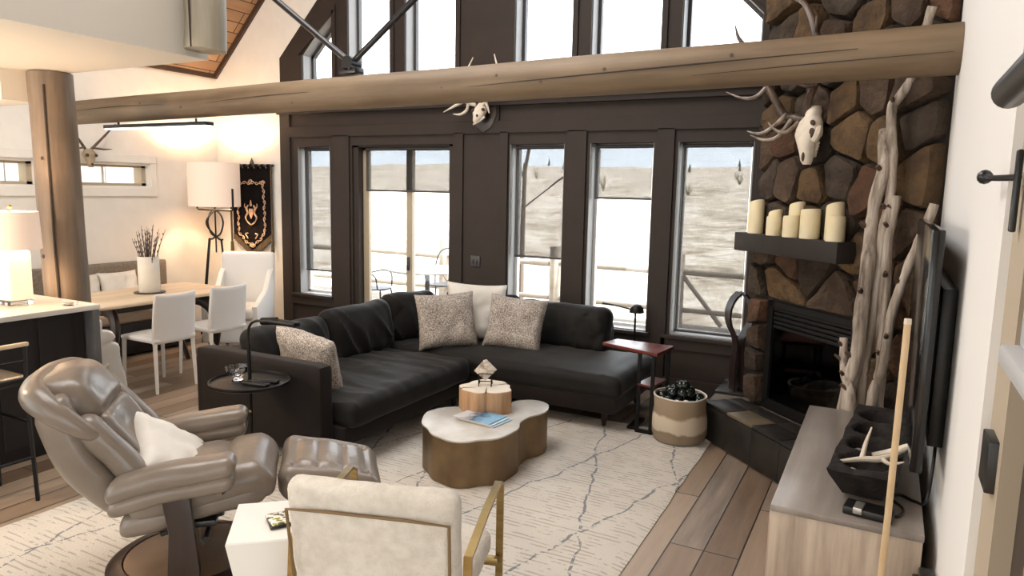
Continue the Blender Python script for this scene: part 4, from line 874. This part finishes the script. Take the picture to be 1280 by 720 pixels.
# small device + cable
g = thing('media_player', 'small black media box with silver clip in front of the trough', 'media box', (-.0, 2.76, .62), rad(-8))
obj('case', one('box', -.06, .10, -.045, .045, 0, .03, .006), M['black'], g); obj('silver_clip', one('box', -.025, .005, -.052, .02, .012, .036, .003), mat('silver_clip', '#b9b7b2', None, .3, .8), g)
m = MB(); m.tube([(.06, 2.80, .626), (.11, 2.78, .626), (.13, 2.86, .626), (.09, 2.95, .626), (.12, 3.0, .626), (.17, 2.96, .626), (.205, 2.92, .66), (.22, 3.0, .86), (.215, 3.05, 1.0)], .006, 8, 6)
tag(obj('power_cable', m, M['black']), 'black cable looping from the console top up to the television', 'cable')
g = thing('wall_switch_box', 'small dark metal box at the near end of the console by the wall', 'box', (.21, 2.60, .42)); m = MB(); m.box(-.03, .02, -.035, .035, 0, .11, .008); obj('case', m, M['steel'], g); m = MB(); m.tube([(-.035, 0, .02), (-.035, 0, .09)], .012, 10); obj('toggle', m, M['black'], g)
g = thing('bamboo_pole', 'slim pale pole standing upright at the near end of the console', 'pole', (.075, 2.555, 0))
obj('shaft', one('tube', [(-.012, .01, 0), (0, 0, .7), (.003, .0, 1.355)], .0105, 12), M['stick'], g); obj('end_cap', one('tube', [(.003, 0, 1.355), (.003, 0, 1.372)], [.0115, .0105], 12), M['bone'], g)
# near right wall fittings
g = thing('wall_handrail', 'dark round metal rail on the right wall, cut off by the frame', 'rail', (.185, 1.69, 1.955))
m = MB(); m.tube([(0, .02, 0), (0, .0, 0), (0, -.9, 0)], [.026, .031, .031], 20); obj('rail', m, M['steel'], g); m = MB(); m.tube([(0, -.55, 0), (.075, -.55, -.0)], .015, 10); obj('rail_bracket', m, M['steel'], g)
g = thing('door_latch', 'black lever latch with round knob on the right door casing', 'latch', (.235, 1.93, 1.80)); m = MB(); m.box(.0, .012, -.03, .0, -.12, .06, .004); obj('back_plate', m, M['black'], g); m = MB(); m.tube([(.01, 0, 0), (-.03, .08, .0), (-.035, .15, .005)], [.008, .007, .007], 8, 4); m.ball((-.037, .17, .005), .018, 2); obj('lever', m, M['black'], g)
g = thing('grey_wall_panel', 'pale grey panel with thick bottom rail at the right edge of photo', 'panel', (.235, 1.61, 1.44))
obj('panel', one('box', -.0, .03, -.8, 0, .04, .75, .004), mat('pale_grey_paint', '#aeb0b3', None, .5), g); obj('bottom_rail', one('box', -.03, .035, -.8, .01, 0, .04, .008), mat('pale_grey_gloss', '#bcbdbf', None, .35), g)

# ------------------------------------------------------------------ dining area
g = thing('dining_table', 'long pale oak dining table on black curved legs', 'dining table', (-5.97, 4.17, 0))
m = MB(); m.soft(.43, .73, .02, .018, (0, 0, .73), 14, fn=lambda p, a, b, c: Vector((p.x*(1-.03*b*b), p.y*(1-.02*a*a), p.z))); obj('table_top', m, M['dining_top'], g)
for sy in (-1, 1):
    for sx_ in (-1, 1):
        m = MB(); m.tube([(sx_*.05, sy*.42, .655), (sx_*.2, sy*.46, .64), (sx_*.3, sy*.50, .52), (sx_*.28, sy*.52, .30), (sx_*.2, sy*.54, .1), (sx_*.18, sy*.56, 0)], [.05, .055, .05, .042, .034, .03], 8, 5, flat=(.7, 1.2, (0, 1, 0))); obj('leg', m, M['espresso'], g)
obj('stretcher', one('box', -.04, .04, -.45, .45, .60, .70, .01), M['espresso'], g)
# side chairs
g0 = thing('dining_chair', 'white armless dining chair nearest the sofa, in front of the long table side', 'chair', (-5.5, 3.945, 0), pi, 'white side chairs at the dining table')
m = MB(); m.soft(.225, .205, .022, .02, (-.0, 0, .445), 12, .006); obj('seat', m, M['chair_white'], g0)
m = MB(); m.soft(.018, .205, .215, .017, (-.215, 0, .63), 14, fn=lambda p, a, b, c: Vector((p.x-.045*((c+1)/2)**1.4+.02*b*b, p.y*(1-.04*(c+1)/2), p.z-.012*(1-b*b)*(c > 0)))); obj('backrest', m, M['chair_white'], g0)
for x, y in ((.2, -.18), (.2, .18), (-.2, -.18), (-.2, .18)): obj('leg', one('tube', [(x*1.08, y*1.06, 0), (x, y, .44)], [.015, .022], 4), M['chair_white'], g0)
dup(g0, (-5.5, 4.50, 0), pi, 'second white armless dining chair, farther from camera on the long table side')
g = thing('dining_armchair', 'tall white upholstered armchair at the far end of the dining table', 'chair', (-6.06, 5.30, 0), rad(-62))
m = MB(); m.soft(.045, .29, .36, .04, (-.25, 0, .66), 16, fn=lambda p, a, b, c: Vector((p.x-.09*((c+1)/2), p.y, p.z))); obj('backrest', m, M['chair_white'], g)
m = MB(); m.soft(.27, .25, .06, .045, (.02, 0, .42), 14, .015); obj('seat_cushion', m, M['offwhite'], g)
m = MB(); m.soft(.26, .25, .13, .03, (.0, 0, .24), 12); obj('skirt', m, M['chair_white'], g)
for s_ in (-1, 1):
    m = MB(); m.prism([(-.27, .12), (.25, .12), (.26, .50), (.10, .56), (-.08, .63), (-.22, .80), (-.31, .86)], s_*.26-.03, s_*.26+.03, .012, axis='Y'); obj('arm', m, M['chair_white'], g)
for x, y in ((.22, -.22), (.22, .22), (-.22, -.22), (-.22, .22)): obj('leg', one('tube', [(x, y, 0), (x, y, .13)], [.016, .024], 4), M['espresso'], g)
# bench along the wall
g = thing('dining_bench', 'grey tweed upholstered bench along the white wall behind the table', 'bench', (-6.93, 4.2, 0))
m = MB(); m.soft(.045, 1.06, .26, .03, (-.24, 0, .65), 14); obj('backrest', m, M['bench'], g)
m = MB(); m.soft(.26, 1.05, .06, .04, (0, 0, .40), 14, .01); obj('seat', m, mat('tan_seat_fabric', '#b39c84', None, .9, bump=.3, bs=150), g)
obj('base', one('box', -.24, .24, -1.03, 1.03, .02, .34, .005), M['cabinet'], g)
for nm, y, z, mt, lab, a_ in (('a', 4.62, .655, M['offwhite'], 'white pillow with black side on the bench, left of the vase', 0), ('b', 4.22, .65, M['offwhite'], 'white pillow on the bench partly behind the log post', .1), ('c', 3.55, .64, M['offwhite'], 'white bench pillow seen behind the counter lamp', 0)):
    tp(lab, (-7.02, y, z), .42, .36, .13, rad(76), rad(90)+a_, mt, y, 0, 'pillows on the dining bench')
tp('flat white pillow lying on the bench seat under the table edge', (-6.72, 4.55, .535), .45, .3, .1, rad(4), rad(90), M['offwhite'], 55, 0, 'pillows on the dining bench')
g = thing('ceramic_vase', 'tall white cylinder vase standing on the dining table', 'vase', (-5.95, 4.20, .76))
m = MB(); m.lathe([(.088, 0), (.092, .01), (.09, .32), (.086, .325), (.08, .318), (.08, .03), (.001, .03)], 32); obj('body', m, M['ceramic'], g)
bit('round_trivet', 'flat dark plate under the white vase', 'tray', one('lathe', [(.13, 0), (.135, .004), (.13, .009), (.001, .009)], 32), M['steel'], (-5.95, 4.20, .751))
g = thing('dried_twigs', 'bundle of dark dried twigs standing in the white vase', 'twigs', (-5.95, 4.20, .80))
RT = random.Random(2); m = MB(); m2 = MB()
for k in range(26):
    a = RT.uniform(0, 2*pi); q = RT.uniform(.02, .17); h = RT.uniform(.42, .57); x, y = cos(a), sin(a)
    m.tube([(x*.03, y*.03, 0), (x*(.03+q*.4), y*(.03+q*.4), h*.6), (x*(.02+q), y*(.02+q), h)], [.004, .0035, .0015], 5, 3)
    for j in range(4): zz_ = h*(.62+.1*j); m2.ball((x*(.02+q*(.45+.13*j)), y*(.02+q*(.45+.13*j)), zz_), .006, 1, (1, 1, 2.2))
obj('stems', m, M['twig'], g); obj('buds', m2, mat('grey_bud', '#6d6058', None, .8), g)['kind'] = 'stuff'
# floor lamp
FL = (-6.73, 5.60, 0)
g = thing('floor_lamp', 'black iron tripod floor lamp with big drum shade in the dining corner', 'lamp', FL)
m = MB(); m.lathe([(.275, 1.50), (.275, 1.985), (.269, 1.985), (.269, 1.50)], 48, cap=False); m.b.faces.ensure_lookup_table(); obj('lamp_shade', m, M['shade_lamp'], g)
m = MB(); m.tube([(-.29, 0, 1.70), (-.29, 0, 1.47), (-.27, 0, 1.46), (0, 0, 1.46), (.27, 0, 1.46), (.29, 0, 1.47), (.29, 0, 1.70)], .012, 8); obj('cradle', m, M['black_metal'], g)
m = MB()
for s_ in (-1, 1): m.tube([(0, 0, 1.46), (s_*.08, 0, 1.42), (s_*.125, 0, 1.32), (s_*.08, 0, 1.20), (s_*.02, 0, 1.16), (s_*.06, .0, 1.13), (s_*.11, 0, 1.13)], .010, 8, 4)
m.tube([(0, .0, 1.46), (0, -.11, 1.36), (0, -.11, 1.28), (0, 0, 1.16)], .009, 8, 4); m.tube([(0, 0, 1.50), (0, 0, .98)], .009, 8); obj('loop_stem', m, M['black_metal'], g)
for a in (rad(180), rad(-10), rad(-75)):
    m = MB(); m.tube([(.11*cos(a), .11*sin(a), 1.13), (.30*cos(a), .30*sin(a), 0)], .011, 8); obj('leg', m, M['black_metal'], g)
m = MB(); pr = [(.21*cos(a), .21*sin(a), .52) for a in (rad(180), rad(-10), rad(-75))]
for i in range(3): m.tube([pr[i], pr[(i+1) % 3]], .007, 8)
obj('brace', m, M['black_metal'], g); obj('bulb', one('ball', (0, 0, 1.72), .035, 2), emit('warm_bulb', '#ffc890', 6), g)
lamp('floor_lamp_glow', (FL[0], FL[1], 1.80), 20, radius=.05)
# banner
g = thing('wall_banner', 'black pointed cloth banner with gold scroll border and crest on the dining wall', 'banner', (-6.65, 6.075, 1.97))
m = MB(); m.tube([(-.36, -.02, 0), (.36, -.02, 0)], .016, 10); m.lathe([(.016, 0), (.026, .02), (.018, .05), (.002, .09)], 12); obj('rod', m, M['espresso'], g)
for q in list(g.children): pass
t_ = bmesh.new(); G = {}
def bz(a): return -.86-.20*(1-abs(a))*1.05
for i in range(25):
    a = -1+2*i/24
    for j in range(21):
        k = j/20; z = -.03+(bz(a)+.03)*k; G[i, j] = t_.verts.new((a*.315, -.012+.012*sin(a*9)*k, z))
for i in range(24):
    for j in range(20): t_.faces.new((G[i, j], G[i+1, j], G[i+1, j+1], G[i, j+1]))
ex = bmesh.ops.extrude_face_region(t_, geom=t_.faces[:])
for v in ex['geom']:
    if isinstance(v, bmesh.types.BMVert): v.co.y += .006
bmesh.ops.recalc_face_normals(t_, faces=t_.faces[:]); m = MB(); m.add(t_); cl = obj('cloth', m, M['black_cloth'], g)
m = MB()
for i in range(7): m.box(-.30+i*.095, -.30+i*.095+.045, -.04, .0, -.04, .018, .006)
obj('hanging_loop', m, M['black_cloth'], g)
m = MB(); path = [(-.20, -.20), (.20, -.20), (.215, -.45), (.215, -.78), (.12, -.87), (0, -.95), (-.12, -.87), (-.215, -.78), (-.215, -.45), (-.20, -.20)]
for i in range(len(path)-1):
    p0, p1 = Vector((path[i][0], 0, path[i][1])), Vector((path[i+1][0], 0, path[i+1][1])); L = (p1-p0).length; n_ = max(2, round(L/.065)); d = (p1-p0)/n_; nr = Vector((-d.z, 0, d.x)).normalized()
    for k in range(n_):
        c0 = p0+d*(k+.5); q = [c0+(d.normalized()*cos(a)*.5*d.length+nr*sin(a)*.020*(1 if k % 2 else -1))*(1-a/9) for a in [x*.9 for x in range(8)]]
        m.tube([(x.x, -.030, x.z) for x in q], [.006]*3+[.004]*5, 5, 2, flat=(1, 1, (0, 1, 0)))
for x, z in ((-.2, -.2), (.2, -.2), (0, -.19), (0, -.93)):
    m.tube([(x+.035*cos(a)*(1-a/12), -.032, z+.03*sin(a)*(1-a/12)) for a in [k*.7 for k in range(13)]], .006, 5, 2)
m.tube([(-.06, -.032, -.85), (-.1, -.032, -.80), (-.06, -.032, -.79)], .007, 5, 3); m.tube([(.06, -.032, -.85), (.1, -.032, -.80), (.06, -.032, -.79)], .007, 5, 3)
# crest: two rearing forms around a small shield, crowned
m.prism([(-.03, -.50), (.03, -.50), (.032, -.56), (0, -.62), (-.032, -.56)], -.036, -.028, axis='Y')
for s_ in (-1, 1):
    m.tube([(s_*.045, -.034, -.46), (s_*.07, -.034, -.50), (s_*.055, -.034, -.55), (s_*.09, -.034, -.60), (s_*.075, -.034, -.64)], [.008, .014, .012, .010, .005], 6, 4)
    m.tube([(s_*.07, -.034, -.50), (s_*.10, -.034, -.48), (s_*.10, -.034, -.44)], [.008, .006, .003], 6, 3); m.tube([(s_*.075, -.034, -.64), (s_*.04, -.034, -.67), (0, -.034, -.69)], [.006, .009, .006], 6, 3)
m.ball((0, -.034, -.455), .02, 2, (1, .4, 1)); m.tube([(0, -.034, -.44), (0, -.034, -.40)], [.012, .004], 6)
obj('gold_embroidery', m, M['gold'], g)
m = MB()
for i in range(24):
    a = -1+2*(i+.5)/24; m.box(a*.315-.011, a*.315+.011, -.024, -.010, bz(a)-.005, bz(a)+.075)
obj('fringe', m, M['fringe'], g, smooth=False)
for x, z1 in ((-.345, -.90), (.325, -.86)):
    m = MB(); m.tube([(x, -.02, -.0), (x, -.02, z1), (x, -.02, z1-.005), (x, -.02, z1-.14)], [.012, .012, .018, .022], 8); obj('side_tassel', m, M['fringe'], g)
# linear light under the beam
g = thing('linear_light', 'slim black linear light bar under the left end of the log beam', 'light', (-5.55, 4.05, 2.215))
obj('housing', one('box', -.66, .66, -.04, .04, 0, .03, .004), M['black'], g); obj('diffuser', one('box', -.65, .65, -.032, .032, -.008, 0), emit('warm_diffuser', '#fff0dc', 1.5), g, smooth=False)
m = MB(); m.tube([(-.5, 0, .03), (-.5, 0, .06)], .01, 8); m.tube([(.5, 0, .03), (.5, 0, .06)], .01, 8); obj('hanger', m, M['black'], g)
# small skull on left wall
g = thing('deer_skull', 'small deer skull with dark antlers above the left high window', 'skull mount', (XL, 4.47, 1.98), pi/2)
# local: x along -?; wall normal is local -y after rotation
m = MB(); loft_(m, [(0, -.07, .095, .035, .03, .9), (0, -.08, .06, .06, .04, .9), (0, -.085, .03, .07, .045, .9), (0, -.09, 0, .05, .04, .9), (0, -.095, -.05, .032, .03, .9), (0, -.1, -.09, .022, .02, .9)]); obj('skull', m, mat('aged_bone', '#a8967c', '#8d7c65', .7, vs=14, bump=.3), g)
for nm, c_, q in (('eye_socket', (-.045, -.12, .03), .018), ('eye_socket', (.045, -.12, .03), .018), ('nostril', (0, -.125, -.06), .012)): obj(nm, one('ball', c_, q, 2), M['socket'], g)
for s_ in (-1, 1):
    m = MB(); m.tube([(s_*.03, -.07, .09), (s_*.09, -.09, .16), (s_*.17, -.11, .25), (s_*.27, -.12, .36)], [.014, .013, .011, .004], 8, 4); m.tube([(s_*.05, -.08, .105), (s_*.12, -.13, .095), (s_*.20, -.15, .10)], [.011, .009, .003], 8, 4); obj('antler', m, M['antler'], g)
# small skull on the window wall
g = thing('whitetail_skull', 'white antlered skull on a dark shield plaque above the sofa windows', 'skull mount', (-3.52, D-.03, 2.46))
m = MB(); m.prism([(-.13, .16), (.13, .16), (.14, .0), (.09, -.11), (0, -.17), (-.09, -.11), (-.14, .0)], 0, .03, .006, axis='Y'); obj('plaque', m, M['espresso'], g)
m = MB(); loft_(m, [(.02, -.06, .10, .04, .03, .9), (.01, -.07, .06, .06, .045, .9), (.0, -.08, .02, .075, .05, .9), (-.005, -.085, -.02, .06, .045, .9), (-.02, -.09, -.06, .045, .035, .9), (-.03, -.09, -.085, .03, .02, .9)]); m.tube([(-.06, -.1, -.10), (.0, -.1, -.075), (.06, -.09, -.03)], [.006, .012, .012], 8, 3); obj('skull', m, M['bone'], g)
for nm, c_, q in (('eye_socket', (.055, -.115, .035), .017), ('eye_socket', (-.055, -.115, .03), .017), ('nostril', (0, -.13, -.02), .012)): obj(nm, one('ball', c_, q, 2), M['socket'], g)
for bl in ([([(-.04, .08), (-.10, .10), (-.15, .12), (-.21, .14), (-.22, .22), (-.15, .36), (-.07, .52)], [.018, .022, .022, .018, .017, .014, .005]), ([(-.15, .12), (-.25, .07), (-.37, .02)], [.017, .014, .004]), ([(-.11, .10), (-.13, .03), (-.19, -.005), (-.26, -.0)], [.016, .014, .012, .004])],
           [([(.04, .08), (.07, .10), (.09, .13), (.14, .14), (.2, .2), (.22, .36), (.17, .53)], [.018, .02, .02, .018, .016, .013, .005]), ([(.07, .11), (.10, .05), (.12, .0)], [.014, .012, .006]), ([(.12, .13), (.17, .12), (.18, .15)], [.014, .013, .007])]):
    m = MB()
    for pts, rr in bl: m.tube([(x, -.08-.06*min(1, abs(x)*4), z) for x, z in pts], rr, 8, 4)
    obj('antler', m, M['bone'], g)

# ------------------------------------------------------------------ kitchen counter corner
g = thing('kitchen_counter', 'dark kitchen island with white quartz top at left edge', 'counter', (-4.6, 2.86, 0))
obj('countertop', one('box', -.95, .04, -3.2, 0, .915, .95, .006), M['counter'], g)
m = MB(); m.box(-.9, -.06, -3.2, -.06, .08, .915)
for k in range(12): m.box(-.062, -.05, -.14-k*.24-.21, -.14-k*.24, .1, .90, .003)
m.box(-.88, -.09, -3.2, -.07, 0, .08); obj('cabinet', m, M['cabinet'], g, smooth=False)
m = MB(); m.box(-.05, .03, -.05, -.005, 0, .915, .003); m.box(-.92, -.05, -.05, -.005, 0, .915); obj('end_panel', m, M['cabinet_end'], g)
g = thing('counter_lamp', 'lit white table lamp with drum shade on the counter', 'lamp', (-4.97, 2.56, .95))
m = MB(); m.soft(.075, .075, .16, .02, (0, 0, .19), 8); obj('lamp_body', m, M['lamp_body'], g)
obj('base', one('box', -.07, .07, -.07, .07, 0, .03, .004), M['crystal'], g)
m = MB(); m.lathe([(.165, .36), (.155, .60), (.150, .60), (.160, .36)], 48, cap=False); obj('lamp_shade', m, M['shade_lamp'], g)
m = MB(); m.tube([(0, 0, .34), (0, 0, .62)], .006, 8); m.ball((0, 0, .63), .013, 2); m.tube([(-.15, 0, .58), (.15, 0, .58)], .003, 6); obj('harp_finial', m, M['brass_knob'], g)
lamp('counter_lamp_glow', (-4.97, 2.56, 1.42), 9, radius=.05)
m = MB(); m.lathe([(.04, 0), (.045, .006), (.05, .02), (.045, .022), (.04, .01), (.001, .008)], 24); bit('glass_dish', 'small clear glass dish on the counter corner', 'dish', m, M['crystal'], (-4.66, 2.72, .951))
# bar stool
g = thing('bar_stool', 'black metal bar stool with low wooden-topped back at the counter', 'stool', (-4.22, 1.93, 0))
m = MB(); m.soft(.19, .20, .025, .02, (0, 0, .68), 10); obj('seat', m, M['black'], g)
for x, y in ((.17, .17), (.17, -.17), (-.17, .17), (-.17, -.17)): obj('leg', one('tube', [(x*1.12, y*1.06, 0), (x, y, .67)], .0125, 4), M['black_metal'], g)
m = MB(); m.tube([(.175, .17, .66), (.185, .175, .88)], .011, 4); m.tube([(.175, -.17, .66), (.185, -.175, .88)], .011, 4); m.tube([(.18, .17, .79), (.18, -.17, .79)], .008, 6); obj('back_frame', m, M['black_metal'], g); obj('footrest', one('tube', [(.185, .17, .25), (.185, -.17, .25)], .009, 6), M['black_metal'], g); obj('stretcher', one('tube', [(.18, .17, .45), (-.18, .17, .45)], .009, 6), M['black_metal'], g)
obj('back_rail', one('box', .172, .198, -.20, .19, .87, .892, .006), mat('pale_wood_rail', '#cdb89a', None, .4), g)
# white scalloped piece and tan stool by the table end
g = thing('scalloped_stand', 'white carved stand with stepped curvy side between counter and dining table', 'stand', (-5.40, 3.36, 0), rad(62))
prof = [(.22, 0), (.24, .15), (.20, .30), (.185, .40), (.18, .47), (.11, .50), (.13, .52), (.15, .54), (.13, .57), (.08, .59), (.03, .60), (.03, .65), (.01, .68), (-.12, .68), (-.22, .66), (-.25, .4), (-.22, 0)]
P = catmull([(x, y, 0) for x, y in prof], 4); obj('carved_panel', one('prism', [(p.x*.72, p.y) for p in P], -.05, .05, .01, axis='Y'), M['white_gloss'], g)
obj('hole_trim', one('tube', [(.02, -.055, .30), (.05, -.055, .33)], .012, 8), M['ceramic'], g)
g = thing('tan_stool', 'tan cushioned stool at the near end of the dining table', 'stool', (-6.0, 3.12, 0))
m = MB(); m.soft(.22, .2, .045, .04, (0, 0, .56), 12, .01); obj('cushion', m, mat('tan_leather', '#a98463', None, .5), g)
for x, y in ((.16, .14), (.16, -.14), (-.16, .14), (-.16, -.14)): obj('leg', one('tube', [(x, y, 0), (x*.9, y*.9, .52)], .016, 6), M['espresso'], g)

# ------------------------------------------------------------------ outdoors
grass = NT('dry_hillside'); t = grass; v = t.coord(); n1 = t.noise(v, .35, 6, .7); n2 = t.noise(v, 1.8, 5, .7)
t.bsdf(t.ramp(t.math('ADD', t.math('MULTIPLY', n1, .5), t.math('MULTIPLY', n2, .5)), [(.38, lin('#7d7263')), (.48, lin('#cabfae')), (.58, lin('#ece6dc'))]), .95); M['hill'] = t.m
t_ = bmesh.new(); G = {}; ys = [9.6, 10.5, 12, 14, 17, 21, 26, 32, 40, 50, 62, 76, 92, 110, 130, 150]
for j, y in enumerate(ys):
    for i in range(61):
        x = (-1.1+1.5*i/60)*(y+14); k = (y-9.6)/110
        z = -.9+(-.7*min(1, (y-9.6)/12) if y < 30 else -.7)+7.6*max(0, min(1.05, k))**.8*(1+.18*noise.noise(Vector((x*.02, y*.03, 0))))+.25*noise.noise(Vector((x*.25, y*.25, 0)))*min(1, (y-9)/6)
        G[i, j] = t_.verts.new((x, y, z))
for i in range(60):
    for j in range(len(ys)-1): t_.faces.new((G[i, j], G[i+1, j], G[i+1, j+1], G[i, j+1]))
m = MB(); m.add(t_); struct('ground_hillside', m, M['hill'])
struct('floor_deck', one('box', -11, 2, D+.2, 9.7, -.2, -.03), planks('deck_boards', ['#57514b', '#6b655d', '#7a746c'], .14, 3, 'X', .8), smooth=False)
# log railing
rail_m = wood('weathered_rail', '#a0968a', '#b3a99c', '#c2b8ab', 'X', .8, .5)
for k, (x0, x1) in enumerate(((-10.4, -7.97), (-7.97, -6.2), (-6.2, -4.27), (-4.27, -2.45), (-2.45, -.4))):
    g = thing('deck_railing', ['log rail section outside, far left end of the deck', 'log rail section seen through the left half of the sliding door', 'log rail section seen through the right half of the sliding door', 'log rail section seen through the window behind the white pillow', 'log rail section seen through the window beside the fireplace'][k], 'railing', (x0, 9.5, -.03), 0, 'log deck railing sections')
    L = x1-x0
    obj('post', logtube((0, 0, 0), (0, 0, .98), .085, .08, 8, k, .004, 12), rail_m, g); obj('top_rail', logtube((.05, 0, .74), (L-.09, 0, .72), .042, .042, 12, k+3, .01, 12), rail_m, g); obj('low_rail', logtube((.05, 0, .22), (L-.09, 0, .22), .035, .035, 12, k+5, .01, 12), rail_m, g)
    if k == 4: obj('diagonal_brace', logtube((.05, 0, .70), (.6, 0, .05), .03, .03, 8, 2, .004, 10), rail_m, g)
# patio set
iron = mat('grey_wrought_iron', '#3a3a3c', None, .5, .5)
g = thing('patio_table', 'round metal patio table outside the sliding door', 'table', (-5.25, 7.65, -.03))
obj('table_top', one('lathe', [(.001, .72), (.50, .72), (.51, .73), (.50, .745), (.001, .745)], 40), mat('pale_patio_metal', '#8a8987', None, .5, .2), g); obj('pedestal', one('lathe', [(.22, 0), (.2, .02), (.04, .05), (.03, .70), (.1, .72)], 20), iron, g)
g0 = thing('patio_chair', 'curled wrought iron chair on the left of the patio table', 'chair', (-6.02, 7.55, -.03), rad(10), 'wrought iron patio chairs')
m = MB(); m.lathe([(.001, .43), (.2, .43), (.205, .44), (.2, .45), (.001, .45)], 24); obj('seat', m, iron, g0)
m = MB(); m.tube([(-.16, -.17, .44), (-.22, -.18, .7), (-.25, -.12, .88), (-.26, 0, .93), (-.25, .12, .88), (-.22, .18, .7), (-.16, .17, .44)], .011, 8, 5)
for s_ in (-1, 1): m.tube([(-.19, 0, .46)]+[(-.22-.0*k, s_*(.07+.05*cos(k*.8))*(1-k*.07), .62+.06*sin(k*.8)) for k in range(9)], .007, 6, 3)
obj('backrest', m, iron, g0)
m = MB()
for s_ in (-1, 1): m.tube([(-.19, s_*.18, .62), (0, s_*.24, .66), (.12, s_*.23, .62), (.14, s_*.2, .45)], .010, 8, 4)
obj('armrest', m, iron, g0)
for x, y in ((.15, .15), (.15, -.15), (-.15, .15), (-.15, -.15)): obj('leg', one('tube', [(x, y, .44), (x*1.2, y*1.2, .2), (x*1.5, y*1.5, 0)], .011, 8, 3), iron, g0)
dup(g0, (-4.45, 7.5, -.03), rad(170), 'curled wrought iron chair on the right of the patio table'); dup(g0, (-5.5, 8.4, -.03), rad(-75), 'curled wrought iron chair on the far side of the patio table')
# bushes and trees on the slope
bark = mat('grey_bark', '#6a5f55', None, .9); brush = [mat('dry_brush_%s' % n_, a_, b_, .95, vs=4) for n_, a_, b_ in (('olive', '#77715a', '#5f5a48'), ('tan', '#9a8c76', '#7f735f'), ('conifer', '#4f5648', '#434a3e'))]
RG = random.Random(11)
spots = [(-11, 44), (-18, 48), (-24, 46), (-8, 50), (-10, 55), (-16, 58), (-25, 60), (-32, 66), (-20, 76), (-13, 70), (-36, 84), (-24, 96), (-30, 110), (-44, 100), (-52, 112), (-19, 104), (-62, 116), (-22, 120), (-34, 122)]
def gz(x, y):
    k = (y-9.6)/110; return -.9+(-.7*min(1, (y-9.6)/12) if y < 30 else -.7)+7.6*max(0, min(1.05, k))**.8*(1+.18*noise.noise(Vector((x*.02, y*.03, 0))))
for k, (x, y) in enumerate(spots):
    far = y > 90; h = RG.uniform(.25, .5) if y < 30 else RG.uniform(.6, 1.3); h = RG.uniform(.9, 1.8) if far else h
    g = thing('conifer' if far else 'hillside_bush', 'dark conifer standing on the skyline of the far hill' if far else 'dry tan bush growing on the slope outside the windows', 'tree' if far else 'bush', (x, y, gz(x, y)-.1), RG.uniform(0, 6), 'conifers on the skyline' if far else 'dry bushes on the slope')
    if far:
        m = MB()
        for q in range(5): m.lathe([(h*.26*(1-q*.18), h*(.12+.17*q)), (.02, h*(.12+.17*q)+h*.27)], 9, wob=lambda a, z: 1+.15*sin(a*4+z))
        obj('foliage', m, brush[2], g); obj('trunk', one('tube', [(0, 0, 0), (0, 0, h*.4)], h*.03, 6), bark, g)
    else:
        m = MB()
        for q in range(14):
            a = RG.uniform(0, 2*pi); rr = RG.uniform(.1, h*.6); m.tube([(0, 0, 0), (rr*.5*cos(a), rr*.5*sin(a), h*.5), (rr*cos(a+.4), rr*sin(a+.4), h*RG.uniform(.7, 1.1))], [.02, .014, .004], 5, 3)
        obj('branches', m, brush[k % 2], g)
g = thing('bare_tree', 'bare leafless tree reaching across the window right of the outlet', 'tree', (-5.15, 9.0, -.03))
m = MB()
def branch(p, d, L, rr, dep):
    q = p+d*L; mid_ = (p+q)/2+Vector((RG.uniform(-.05, .05), RG.uniform(-.05, .05), RG.uniform(0, .06)))*L; m.tube([p, mid_, q], [rr, rr*.85, rr*.65], 6, 3)
    if dep:
        for k in range(3): branch(p.lerp(q, RG.uniform(.5, 1)), (d+Vector((RG.uniform(-.8, .8), RG.uniform(-.6, .6), RG.uniform(-.35, .5)))).normalized(), L*RG.uniform(.55, .8), rr*.55, dep-1)
m.tube([(0, 1.2, -1.2), (.0, 1.15, .6), (.05, 1.1, 2.2)], [.06, .045, .03], 8, 4)
branch(Vector((.02, 1.12, 1.5)), Vector((.8, .05, .6)).normalized(), .8, .014, 4); branch(Vector((.03, 1.1, 2.0)), Vector((-.5, .1, .7)).normalized(), .8, .022, 3); branch(Vector((.05, 1.1, 2.1)), Vector((.2, 0, 1)).normalized(), .9, .03, 3)
obj('branches', m, bark, g)
# warm kitchen light over the island
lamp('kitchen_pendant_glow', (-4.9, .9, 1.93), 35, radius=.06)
